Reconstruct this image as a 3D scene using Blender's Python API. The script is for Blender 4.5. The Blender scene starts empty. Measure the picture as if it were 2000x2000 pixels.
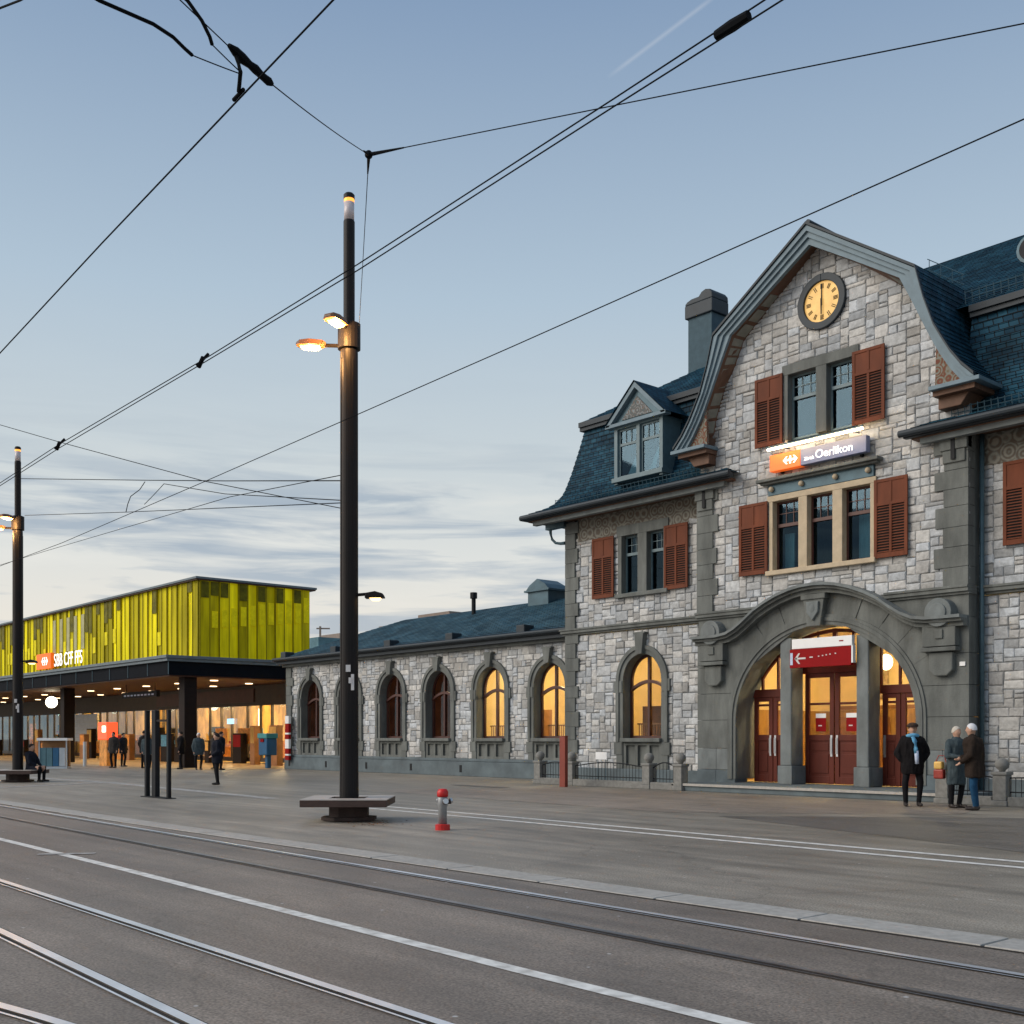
import bpy, bmesh, math, random
from mathutils import Vector, Matrix, noise
random.seed(11)
scene = bpy.context.scene
COL = scene.collection

# ------------------------------------------------------------------ camera, sky, sun, exposure
CAMX, CAMY, EYE = 0.0, -25.4, 1.45
cam = bpy.data.cameras.new('camera')
camo = bpy.data.objects.new('camera', cam); COL.objects.link(camo)
camo.location = (CAMX, CAMY, EYE)
YAW = math.atan2(2200, 1909)
camo.rotation_euler = (math.radians(90), 0, YAW)
cam.sensor_width = 36.0; cam.lens = 39.6; cam.shift_y = 0.2205
scene.cycles.max_bounces = 8; scene.cycles.diffuse_bounces = 4; cam.clip_start = 0.1; cam.clip_end = 3000
scene.camera = camo

SUN_EL, SUN_AZ = math.radians(32), math.radians(212)     # azimuth of the glow, clockwise from +Y: behind the camera's left shoulder
world = bpy.data.worlds.new('World'); scene.world = world; world.use_nodes = True
nt = world.node_tree; nt.nodes.clear()
def wn(t, **kw):
    n = nt.nodes.new(t)
    for k, v in kw.items(): setattr(n, k, v)
    return n
def wl(a, b): nt.links.new(a, b)
sky = wn('ShaderNodeTexSky', sky_type='NISHITA', sun_disc=False, sun_elevation=SUN_EL, sun_rotation=SUN_AZ,
         air_density=1.0, dust_density=2.2, ozone_density=2.0)
tc = wn('ShaderNodeTexCoord')
sep = wn('ShaderNodeSeparateXYZ'); wl(tc.outputs['Generated'], sep.inputs[0])
# evening veil: pale warm light low down, cool blue grey higher up, the same all round the horizon
ramp = wn('ShaderNodeValToRGB')
cr = ramp.color_ramp
cr.elements[0].position = 0.0; cr.elements[0].color = (0.70, 0.655, 0.57, 1)
cr.elements[1].position = 1.0; cr.elements[1].color = (0.13, 0.25, 0.40, 1)
for p, c in ((0.095, (0.73, 0.695, 0.625, 1)), (0.155, (0.645, 0.66, 0.64, 1)), (0.24, (0.51, 0.57, 0.60, 1)), (0.36, (0.385, 0.485, 0.580, 1)), (0.55, (0.208, 0.300, 0.440, 1))):
    e = cr.elements.new(p); e.color = c
wl(sep.outputs['Z'], ramp.inputs[0])
mixs = wn('ShaderNodeMixRGB', blend_type='MIX'); mixs.inputs[0].default_value = 0.97
skm = wn('ShaderNodeMixRGB', blend_type='MULTIPLY'); skm.inputs[0].default_value = 1.0
skm.inputs[2].default_value = (0.10, 0.10, 0.10, 1)
wl(sky.outputs[0], skm.inputs[1])
wl(skm.outputs[0], mixs.inputs[1]); wl(ramp.outputs[0], mixs.inputs[2])
# streaky clouds low over the horizon
mp = wn('ShaderNodeMapping'); mp.inputs['Scale'].default_value = (4.0, 4.0, 42)
wl(tc.outputs['Generated'], mp.inputs[0])
nz = wn('ShaderNodeTexNoise'); nz.inputs['Scale'].default_value = 1.25; nz.inputs['Detail'].default_value = 8; nz.inputs['Roughness'].default_value = 0.55
nz.inputs['Distortion'].default_value = 0.5
wl(mp.outputs[0], nz.inputs['Vector'])
cm = wn('ShaderNodeMapRange'); cm.inputs['From Min'].default_value = 0.45; cm.inputs['From Max'].default_value = 0.60
wl(nz.outputs['Fac'], cm.inputs['Value'])
em = wn('ShaderNodeValToRGB'); er = em.color_ramp
er.elements[0].position = 0.0; er.elements[0].color = (0.3, 0.3, 0.3, 1)
er.elements[1].position = 0.34; er.elements[1].color = (0.0, 0.0, 0.0, 1)
for p, v in ((0.06, .75), (0.20, .95), (0.235, .30), (0.27, 0.06)):
    e = er.elements.new(p); e.color = (v, v, v, 1)
wl(sep.outputs['Z'], em.inputs[0])
cf = wn('ShaderNodeMath', operation='MULTIPLY'); wl(cm.outputs[0], cf.inputs[0]); wl(em.outputs[0], cf.inputs[1])
cf2 = wn('ShaderNodeMath', operation='MULTIPLY'); wl(cf.outputs[0], cf2.inputs[0]); cf2.inputs[1].default_value = 0.92
mixc = wn('ShaderNodeMixRGB'); wl(cf2.outputs[0], mixc.inputs[0]); wl(mixs.outputs[0], mixc.inputs[1])
mixc.inputs[2].default_value = (0.31, 0.38, 0.46, 1)
# brighter wisps
mp2 = wn('ShaderNodeMapping'); mp2.inputs['Scale'].default_value = (6, 6, 34); mp2.inputs['Location'].default_value = (3.1, 1.7, 5.2)
wl(tc.outputs['Generated'], mp2.inputs[0])
nz2 = wn('ShaderNodeTexNoise'); nz2.inputs['Scale'].default_value = 1.6; nz2.inputs['Detail'].default_value = 7
wl(mp2.outputs[0], nz2.inputs['Vector'])
cm2 = wn('ShaderNodeMapRange'); cm2.inputs['From Min'].default_value = 0.48; cm2.inputs['From Max'].default_value = 0.75; cm2.inputs['To Max'].default_value = 0.45
wl(nz2.outputs['Fac'], cm2.inputs['Value'])
cf3 = wn('ShaderNodeMath', operation='MULTIPLY'); wl(cm2.outputs[0], cf3.inputs[0]); wl(em.outputs[0], cf3.inputs[1])
mixd = wn('ShaderNodeMixRGB'); wl(cf3.outputs[0], mixd.inputs[0]); wl(mixc.outputs[0], mixd.inputs[1])
mixd.inputs[2].default_value = (0.76, 0.75, 0.70, 1)
# faint vapour trail high up on the right
def cdir(x, y):
    t = (x - 1000) / 2200.0; u = (1441 - y) / 2200.0
    c, s = math.cos(math.atan2(1909, 2200)), math.sin(math.atan2(1909, 2200))
    return Vector((-c + t * s, s + t * c, u)).normalized()
ta, tb = cdir(1195, 145), cdir(1400, -10)
tn = ta.cross(tb).normalized(); tm = ((ta + tb) / 2).normalized()
nrm = wn('ShaderNodeVectorMath', operation='NORMALIZE'); wl(tc.outputs['Generated'], nrm.inputs[0])
d1 = wn('ShaderNodeVectorMath', operation='DOT_PRODUCT'); wl(nrm.outputs[0], d1.inputs[0]); d1.inputs[1].default_value = tn
ab = wn('ShaderNodeMath', operation='ABSOLUTE'); wl(d1.outputs['Value'], ab.inputs[0])
mr1 = wn('ShaderNodeMapRange'); mr1.inputs['From Min'].default_value = 0.0; mr1.inputs['From Max'].default_value = 0.0022; mr1.inputs['To Min'].default_value = 1; mr1.inputs['To Max'].default_value = 0
wl(ab.outputs[0], mr1.inputs['Value'])
d2 = wn('ShaderNodeVectorMath', operation='DOT_PRODUCT'); wl(nrm.outputs[0], d2.inputs[0]); d2.inputs[1].default_value = tm
half = math.acos(ta.dot(tm))
mr2 = wn('ShaderNodeMapRange'); mr2.inputs['From Min'].default_value = math.cos(half * 1.1); mr2.inputs['From Max'].default_value = math.cos(half * 0.7)
wl(d2.outputs['Value'], mr2.inputs['Value'])
tf = wn('ShaderNodeMath', operation='MULTIPLY'); wl(mr1.outputs[0], tf.inputs[0]); wl(mr2.outputs[0], tf.inputs[1])
tf2 = wn('ShaderNodeMath', operation='MULTIPLY'); wl(tf.outputs[0], tf2.inputs[0]); tf2.inputs[1].default_value = 0.17
mixt = wn('ShaderNodeMixRGB'); wl(tf2.outputs[0], mixt.inputs[0]); wl(mixd.outputs[0], mixt.inputs[1])
mixt.inputs[2].default_value = (0.75, 0.75, 0.75, 1)
bg = wn('ShaderNodeBackground'); wl(mixt.outputs[0], bg.inputs[0]); bg.inputs[1].default_value = 0.64
out = wn('ShaderNodeOutputWorld'); wl(bg.outputs[0], out.inputs[0])

sl = bpy.data.lights.new('sun', 'SUN'); sl.energy = 1.5; sl.angle = math.radians(42); sl.color = (1.0, 0.89, 0.76)
so = bpy.data.objects.new('sun', sl); COL.objects.link(so)
LEL = SUN_EL
sd = Vector((math.sin(SUN_AZ) * math.cos(LEL), math.cos(SUN_AZ) * math.cos(LEL), math.sin(LEL)))
so.rotation_euler = (-sd).to_track_quat('-Z', 'Y').to_euler()
so.location = (0, -40, 40)

vs = scene.view_settings
vs.view_transform = 'Standard'; vs.look = 'None'; vs.exposure = 0.85; vs.gamma = 1.0; vs.use_curve_mapping = False

# ------------------------------------------------------------------ materials
MATS = {}
def mat(name, col, rough=0.8, metal=0.0, var=0.12, vscale=3.0, stretch=(1, 1, 1), bump=0.0, bscale=40.0, emis=None, estr=0.0,
        tone=False, col2=None, spec=0.5, dirt=0.0, dirtcol=(0.05, 0.045, 0.04), coat=0.0, dscale=0.9):
    m = bpy.data.materials.new(name); m.use_nodes = True
    n = m.node_tree.nodes; l = m.node_tree.links
    b = n['Principled BSDF']
    b.inputs['Roughness'].default_value = rough; b.inputs['Metallic'].default_value = metal
    b.inputs['Specular IOR Level'].default_value = spec
    if coat: b.inputs['Coat Weight'].default_value = coat
    tcn = n.new('ShaderNodeTexCoord'); mpn = n.new('ShaderNodeMapping'); mpn.inputs['Scale'].default_value = stretch
    l.new(tcn.outputs['Object'], mpn.inputs[0])
    no = n.new('ShaderNodeTexNoise'); no.inputs['Scale'].default_value = vscale; no.inputs['Detail'].default_value = 6; no.inputs['Roughness'].default_value = 0.62
    l.new(mpn.outputs[0], no.inputs['Vector'])
    r = n.new('ShaderNodeValToRGB'); c2 = col2 or tuple(min(1, c * (1 + var)) for c in col); c1 = tuple(c * (1 - var) for c in col) if not col2 else col
    r.color_ramp.elements[0].position = 0.32; r.color_ramp.elements[0].color = (*c1, 1)
    r.color_ramp.elements[1].position = 0.68; r.color_ramp.elements[1].color = (*c2, 1)
    l.new(no.outputs['Fac'], r.inputs[0]); src = r.outputs[0]
    if tone:
        at = n.new('ShaderNodeAttribute'); at.attribute_name = 'tone'
        mm = n.new('ShaderNodeMixRGB'); mm.blend_type = 'MULTIPLY'; mm.inputs[0].default_value = 1
        l.new(src, mm.inputs[1]); l.new(at.outputs['Color'], mm.inputs[2]); src = mm.outputs[0]
    if dirt:
        n2 = n.new('ShaderNodeTexNoise'); n2.inputs['Scale'].default_value = dscale; n2.inputs['Detail'].default_value = 8
        l.new(tcn.outputs['Object'], n2.inputs['Vector'])
        r2 = n.new('ShaderNodeMapRange'); r2.inputs['From Min'].default_value = 0.45; r2.inputs['From Max'].default_value = 0.75; r2.inputs['To Max'].default_value = dirt
        l.new(n2.outputs['Fac'], r2.inputs['Value'])
        mm = n.new('ShaderNodeMixRGB'); l.new(r2.outputs[0], mm.inputs[0]); l.new(src, mm.inputs[1]); mm.inputs[2].default_value = (*dirtcol, 1); src = mm.outputs[0]
    l.new(src, b.inputs['Base Color'])
    if bump:
        bn = n.new('ShaderNodeTexNoise'); bn.inputs['Scale'].default_value = bscale; bn.inputs['Detail'].default_value = 5
        l.new(tcn.outputs['Object'], bn.inputs['Vector'])
        bp = n.new('ShaderNodeBump'); bp.inputs['Strength'].default_value = bump; bp.inputs['Distance'].default_value = 0.02
        l.new(bn.outputs['Fac'], bp.inputs['Height']); l.new(bp.outputs[0], b.inputs['Normal'])
    if emis:
        b.inputs['Emission Color'].default_value = (*emis, 1); b.inputs['Emission Strength'].default_value = estr
    MATS[name] = m
    return m

mat('limestone', (0.425, 0.440, 0.450), 0.9, var=0.22, vscale=9, bump=0.8, bscale=22, tone=True, dirt=0.50, dirtcol=(0.19, 0.185, 0.175))
mat('mortar', (0.27, 0.285, 0.30), 0.95, var=0.2, vscale=6, bump=0.5, bscale=60)
mat('sandstone', (0.130, 0.140, 0.134), 0.9, var=0.30, vscale=2.2, stretch=(1.4, 1.4, 0.35), bump=0.5, bscale=26, dirt=0.5, dirtcol=(0.065, 0.072, 0.070))
mat('pale_sandstone', (0.155, 0.175, 0.178), 0.88, var=0.26, vscale=2.5, stretch=(1, 1, 0.5), bump=0.3, bscale=35, dirt=0.35, dirtcol=(0.16, 0.16, 0.155))
mat('lamplit_stone', (0.46, 0.38, 0.27), 0.85, var=0.12, vscale=4, bump=0.2, bscale=40)  # sandstone trim with the strip lamp's warm light put into its colour
mat('plinth_stone', (0.105, 0.135, 0.15), 0.9, var=0.25, vscale=1.6, bump=0.4, bscale=30, dirt=0.4, dirtcol=(0.07, 0.08, 0.09))
mat('shutter_paint', (0.138, 0.038, 0.016), 0.7, var=0.24, vscale=2.2, stretch=(1.5, 1, 0.4), bump=0.12, bscale=60, dirt=0.35, dirtcol=(0.10, 0.035, 0.022), spec=0.25)
mat('door_paint', (0.098, 0.018, 0.010), 0.55, spec=0.25, var=0.18, vscale=3, stretch=(1, 1, 0.3), bump=0.06, bscale=60)
mat('window_wood', (0.065, 0.020, 0.015), 0.5, var=0.15, vscale=5)
mat('window_grey', (0.105, 0.165, 0.19), 0.5, var=0.12, vscale=5)
mat('barge_wood', (0.13, 0.195, 0.24), 0.6, var=0.14, vscale=3, bump=0.1, bscale=40)
mat('soffit_brown', (0.12, 0.062, 0.038), 0.7, var=0.2, vscale=3, stretch=(1, 4, 1), bump=0.1)
mat('soffit_panel', (0.20, 0.20, 0.17), 0.7, var=0.15, vscale=5)
mat('zinc', (0.055, 0.105, 0.135), 0.5, metal=0.3, var=0.2, vscale=2.5)
mat('dark_zinc', (0.016, 0.026, 0.036), 0.6, metal=0.1, var=0.2, vscale=2.5)
mat('chimney_render', (0.055, 0.095, 0.12), 0.9, var=0.15, vscale=5, bump=0.3)
mat('black_iron', (0.009, 0.011, 0.014), 0.65, var=0.2, vscale=6, spec=0.25)
mat('wire_black', (0.006, 0.007, 0.009), 0.9, var=0.05, spec=0.1)
mat('pole_paint', (0.009, 0.008, 0.009), 0.5, spec=0.22, var=0.25, vscale=1.2, stretch=(3, 3, 0.25), dirt=0.25, dirtcol=(0.05, 0.025, 0.015))
mat('leaf_brown', (0.16, 0.06, 0.025), 0.8, var=0.4, vscale=8)
mat('lamplit_housing', (0.16, 0.07, 0.03), 0.5, var=0.2, vscale=4)  # orange brown imitates the lamps' warm light on the dark housing
mat('rust_steel', (0.035, 0.017, 0.014), 0.75, var=0.35, vscale=4, bump=0.15, dirt=0.3)
mat('bench_wood', (0.055, 0.030, 0.024), 0.65, var=0.25, vscale=6, stretch=(1, 1, 4), bump=0.15)
mat('bench_highlight', (0.40, 0.36, 0.33), 0.45, var=0.12, vscale=4)  # pale colour paints the bright highlight along the seat top
mat('red_stele', (0.20, 0.030, 0.016), 0.5, var=0.15, vscale=3)
mat('hydrant_red', (0.52, 0.012, 0.012), 0.42, var=0.12, vscale=8)
mat('hydrant_grey', (0.30, 0.31, 0.32), 0.45, metal=0.35, var=0.15, vscale=8)
mat('hydrant_silver', (0.55, 0.57, 0.6), 0.32, metal=0.8, var=0.1)
mat('steel_rail', (0.78, 0.81, 0.86), 0.34, metal=0.75, var=0.12, vscale=2)
mat('rail_dull', (0.26, 0.25, 0.25), 0.42, metal=0.9, var=0.3, vscale=3)
mat('groove', (0.012, 0.009, 0.007), 0.9, var=0.3)
mat('granite', (0.37, 0.355, 0.33), 0.8, var=0.16, vscale=14, bump=0.25, bscale=80, dirt=0.3, dirtcol=(0.16, 0.16, 0.155))
mat('pillar_granite', (0.20, 0.20, 0.19), 0.88, var=0.22, vscale=9, bump=0.35, bscale=50, dirt=0.4, dirtcol=(0.10, 0.10, 0.09))
mat('room_ochre', (0.78, 0.62, 0.32), 0.85, var=0.07, vscale=1.5)
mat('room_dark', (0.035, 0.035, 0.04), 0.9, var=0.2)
mat('room_wood', (0.26, 0.12, 0.04), 0.6, var=0.2, vscale=3)
mat('room_dim', (0.30, 0.13, 0.055), 0.8, var=0.4, vscale=1.2)
mat('room_panel', (0.34, 0.19, 0.05), 0.7, var=0.25, vscale=3, stretch=(3, 1, 0.4))
mat('room_picture', (0.42, 0.33, 0.20), 0.7, var=0.5, vscale=6)
mat('curtain', (0.42, 0.50, 0.47), 0.9, var=0.2, vscale=7, stretch=(6, 6, 0.3))
mat('white_enamel', (0.78, 0.79, 0.80), 0.4, var=0.04)
mat('sign_blue_white', (0.17, 0.20, 0.34), 0.6, var=0.05)
mat('sign_orange', (0.85, 0.13, 0.01), 0.45, var=0.04, emis=(1.0, 0.15, 0.01), estr=0.30)
mat('sign_red', (0.25, 0.001, 0.003), 0.6, var=0.05, spec=0.15)
mat('letter_white', (0.9, 0.9, 0.9), 0.5, var=0.0, emis=(1, 0.97, 0.93), estr=0.6)
mat('letter_pale', (0.62, 0.60, 0.60), 0.6, var=0.0)
mat('tube_glow', (1, 0.8, 0.5), 0.5, var=0.0, emis=(1.0, 0.68, 0.34), estr=17.0)
mat('clock_glow', (0.46, 0.32, 0.12), 0.6, var=0.25, vscale=4, emis=(1.0, 0.56, 0.16), estr=0.30)
mat('lamp_glow', (1, 0.8, 0.5), 0.5, var=0.0, emis=(1.0, 0.60, 0.22), estr=2.2)
mat('down_glow', (1, 0.8, 0.5), 0.5, var=0.0, emis=(1.0, 0.72, 0.40), estr=2.6)
mat('glint_glow', (1, 0.8, 0.5), 0.5, var=0.3, vscale=4, emis=(1.0, 0.70, 0.34), estr=0.5)
mat('finial_amber', (0.8, 0.3, 0.05), 0.4, var=0.1, emis=(1.0, 0.35, 0.05), estr=1.0)
mat('globe_glow', (1, 0.9, 0.7), 0.5, var=0.0, emis=(1.0, 0.88, 0.62), estr=5.0)
mat('red_glow', (0.8, 0.05, 0.02), 0.5, var=0.1, emis=(1.0, 0.10, 0.03), estr=0.7)
mat('white_paint', (0.70, 0.69, 0.66), 0.75, var=0.15, vscale=9, dirt=0.6, dirtcol=(0.2, 0.18, 0.16), dscale=7.0)
mat('worn_paint', (0.40, 0.39, 0.38), 0.7, var=0.3, vscale=6, dirt=0.85, dirtcol=(0.17, 0.155, 0.14), dscale=5.0)
mat('concourse_soffit', (0.055, 0.018, 0.010), 0.6, var=0.2, vscale=2, stretch=(1, 6, 1))
mat('concourse_brown', (0.032, 0.020, 0.008), 0.6, var=0.25, vscale=2)
mat('fascia_black', (0.004, 0.006, 0.010), 0.8, var=0.2, spec=0.1)
mat('fascia_grey', (0.13, 0.165, 0.19), 0.55, metal=0.2, var=0.12)
mat('column_dark', (0.012, 0.007, 0.006), 0.7, var=0.2, spec=0.2)
mat('pale_floor', (0.30, 0.21, 0.11), 0.6, var=0.15, vscale=1.2)
mat('shop_wall', (0.50, 0.33, 0.10), 0.8, var=0.45, vscale=1.2, stretch=(1.5, 1, 0.6))
mat('shop_orange', (0.62, 0.26, 0.05), 0.7, var=0.4, vscale=5)
mat('mullion', (0.07, 0.055, 0.045), 0.4, metal=0.5, var=0.15)
mat('roller_grey', (0.42, 0.47, 0.52), 0.5, metal=0.2, var=0.1)
mat('blue_panel', (0.02, 0.09, 0.19), 0.45, var=0.3, vscale=6)
mat('blue_box', (0.012, 0.10, 0.22), 0.4, var=0.12)
mat('teal_top', (0.04, 0.26, 0.28), 0.45, var=0.1)
mat('screen_blue', (0.2, 0.5, 0.8), 0.3, var=0.0, emis=(0.35, 0.7, 1.0), estr=0.9)
mat('skin', (0.46, 0.27, 0.19), 0.6, var=0.08, vscale=12)
mat('coat_black', (0.010, 0.009, 0.010), 0.85, var=0.25, vscale=8, bump=0.3, bscale=30, spec=0.1)
mat('coat_brown', (0.040, 0.036, 0.034), 0.85, var=0.25, vscale=8, bump=0.3, bscale=30, spec=0.1)
mat('coat_olive', (0.028, 0.020, 0.016), 0.85, var=0.25, vscale=8, bump=0.3, bscale=30, spec=0.1)
mat('coat_navy', (0.012, 0.014, 0.022), 0.85, var=0.25, vscale=8, spec=0.1)
mat('coat_grey', (0.055, 0.075, 0.085), 0.85, var=0.25, vscale=8, bump=0.3, bscale=30, spec=0.1)
mat('trousers_black', (0.012, 0.012, 0.014), 0.85, var=0.2, spec=0.1)
mat('jeans_blue', (0.016, 0.060, 0.125), 0.85, var=0.2, vscale=10, spec=0.1)
mat('shoe', (0.02, 0.014, 0.012), 0.5, var=0.2)
mat('scarf_blue', (0.10, 0.32, 0.52), 0.8, var=0.3, vscale=14)
mat('scarf_pale', (0.48, 0.56, 0.72), 0.8, var=0.15, vscale=14)
mat('hair_white', (0.62, 0.63, 0.66), 0.7, var=0.12, vscale=20)
mat('hair_blond', (0.50, 0.46, 0.40), 0.7, var=0.15, vscale=20)
mat('hair_dark', (0.03, 0.025, 0.022), 0.6, var=0.2, vscale=20, spec=0.1)
mat('cap_brown', (0.045, 0.032, 0.028), 0.8, var=0.2, spec=0.1)
mat('bag_red', (0.26, 0.022, 0.012), 0.45, var=0.2, vscale=8)
mat('bag_gold', (0.70, 0.42, 0.10), 0.5, var=0.2, vscale=8)
mat('far_teal', (0.10, 0.20, 0.24), 0.9, var=0.3, vscale=0.6)
mat('far_brown', (0.25, 0.20, 0.17), 0.9, var=0.15)

# glass: clear pane with a natural reflection
def glass(name, tint, base, rough=0.02):
    m = bpy.data.materials.new(name); m.use_nodes = True
    n = m.node_tree.nodes; l = m.node_tree.links; n.clear()
    o = n.new('ShaderNodeOutputMaterial'); t = n.new('ShaderNodeBsdfTransparent'); t.inputs[0].default_value = (*tint, 1)
    g = n.new('ShaderNodeBsdfGlossy'); g.inputs['Roughness'].default_value = rough; g.inputs['Color'].default_value = (0.55, 0.8, 1, 1)
    lw = n.new('ShaderNodeLayerWeight'); lw.inputs['Blend'].default_value = 0.5
    pw = n.new('ShaderNodeMath'); pw.operation = 'POWER'; pw.inputs[1].default_value = 4.0; l.new(lw.outputs['Facing'], pw.inputs[0])
    fr = n.new('ShaderNodeMath'); fr.operation = 'MULTIPLY_ADD'; fr.inputs[1].default_value = 0.85; fr.inputs[2].default_value = base; l.new(pw.outputs[0], fr.inputs[0])
    tcn = n.new('ShaderNodeTexCoord'); bn = n.new('ShaderNodeTexNoise'); bn.inputs['Scale'].default_value = 0.8
    l.new(tcn.outputs['Object'], bn.inputs['Vector'])
    bp = n.new('ShaderNodeBump'); bp.inputs['Strength'].default_value = 0.10; bp.inputs['Distance'].default_value = 0.05
    bn.inputs['Detail'].default_value = 0.0; bp.inputs['Strength'].default_value = 0.03
    l.new(bn.outputs['Fac'], bp.inputs['Height'])
    mx = n.new('ShaderNodeMixShader'); l.new(fr.outputs[0], mx.inputs[0]); l.new(t.outputs[0], mx.inputs[1]); l.new(g.outputs[0], mx.inputs[2])
    l.new(mx.outputs[0], o.inputs[0]); MATS[name] = m
glass('glass_clear', (0.97, 0.95, 0.9), 0.02)
glass('glass_dark', (0.50, 0.62, 0.68), 0.030)
mat('finial_glass', (0.62, 0.55, 0.56), 0.35, var=0.06, vscale=9, stretch=(3, 3, 0.2))

# slate roof: courses come from the mesh, single slates from a brick pattern on the roof's own UVs
def slate(name, c1, c2, w, h):
    m = bpy.data.materials.new(name); m.use_nodes = True
    n = m.node_tree.nodes; l = m.node_tree.links; b = n['Principled BSDF']; b.inputs['Roughness'].default_value = 0.6; b.inputs['Specular IOR Level'].default_value = 0.08
    uv = n.new('ShaderNodeUVMap'); br = n.new('ShaderNodeTexBrick')
    br.inputs['Color1'].default_value = (*c1, 1); br.inputs['Color2'].default_value = (*c2, 1); br.inputs['Mortar'].default_value = (0.006, 0.008, 0.010, 1)
    br.inputs['Scale'].default_value = 1; br.inputs['Mortar Size'].default_value = 0.012; br.inputs['Brick Width'].default_value = w; br.inputs['Row Height'].default_value = h
    br.inputs['Bias'].default_value = 0.0
    l.new(uv.outputs[0], br.inputs['Vector'])
    tcn = n.new('ShaderNodeTexCoord'); no = n.new('ShaderNodeTexNoise'); no.inputs['Scale'].default_value = 1.1; no.inputs['Detail'].default_value = 8
    l.new(tcn.outputs['Object'], no.inputs['Vector'])
    mr = n.new('ShaderNodeMapRange'); mr.inputs['From Min'].default_value = 0.3; mr.inputs['From Max'].default_value = 0.7; mr.inputs['To Min'].default_value = 0.6; mr.inputs['To Max'].default_value = 1.45
    l.new(no.outputs['Fac'], mr.inputs['Value'])
    mm = n.new('ShaderNodeMixRGB'); mm.blend_type = 'MULTIPLY'; mm.inputs[0].default_value = 1; l.new(br.outputs[0], mm.inputs[1]); l.new(mr.outputs[0], mm.inputs[2])
    l.new(mm.outputs[0], b.inputs['Base Color'])
    bp = n.new('ShaderNodeBump'); bp.inputs['Strength'].default_value = 0.6; bp.inputs['Distance'].default_value = 0.01; bp.invert = True
    l.new(br.outputs['Fac'], bp.inputs['Height']); l.new(bp.outputs[0], b.inputs['Normal'])
    MATS[name] = m
slate('slate', (0.006, 0.030, 0.054), (0.018, 0.068, 0.106), 0.24, 0.17)
slate('wing_slate', (0.022, 0.062, 0.092), (0.046, 0.094, 0.122), 0.3, 0.2)

# painted ornament on friezes and spandrels (flat decoration)
def ornament(name, ca, cb, cc, sc):
    m = bpy.data.materials.new(name); m.use_nodes = True
    n = m.node_tree.nodes; l = m.node_tree.links; b = n['Principled BSDF']; b.inputs['Roughness'].default_value = 0.85
    tcn = n.new('ShaderNodeTexCoord'); v = n.new('ShaderNodeTexVoronoi'); v.inputs['Scale'].default_value = sc; v.inputs['Randomness'].default_value = 0.45
    l.new(tcn.outputs['Object'], v.inputs['Vector'])
    w = n.new('ShaderNodeMath'); w.operation = 'MULTIPLY'; w.inputs[1].default_value = 24; l.new(v.outputs['Distance'], w.inputs[0])
    s = n.new('ShaderNodeMath'); s.operation = 'SINE'; l.new(w.outputs[0], s.inputs[0])
    r = n.new('ShaderNodeValToRGB'); r.color_ramp.elements[0].position = 0.3; r.color_ramp.elements[0].color = (*ca, 1)
    r.color_ramp.elements[1].position = 0.8; r.color_ramp.elements[1].color = (*cb, 1)
    e = r.color_ramp.elements.new(0.55); e.color = (*cc, 1)
    no = n.new('ShaderNodeTexNoise'); no.inputs['Scale'].default_value = 9; l.new(tcn.outputs['Object'], no.inputs['Vector'])
    ad = n.new('ShaderNodeMath'); ad.operation = 'MULTIPLY_ADD'; ad.inputs[1].default_value = 0.28; l.new(s.outputs[0], ad.inputs[0]); l.new(no.outputs['Fac'], ad.inputs[2])
    l.new(ad.outputs[0], r.inputs[0]); l.new(r.outputs[0], b.inputs['Base Color']); MATS[name] = m
ornament('frieze_paint', (0.12, 0.095, 0.075), (0.24, 0.225, 0.19), (0.16, 0.165, 0.145), 3.0)
ornament('pediment_paint', (0.09, 0.115, 0.12), (0.21, 0.25, 0.27), (0.15, 0.10, 0.075), 5.0)
ornament('spandrel_paint', (0.15, 0.05, 0.03), (0.20, 0.20, 0.18), (0.15, 0.13, 0.08), 4.6)

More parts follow.
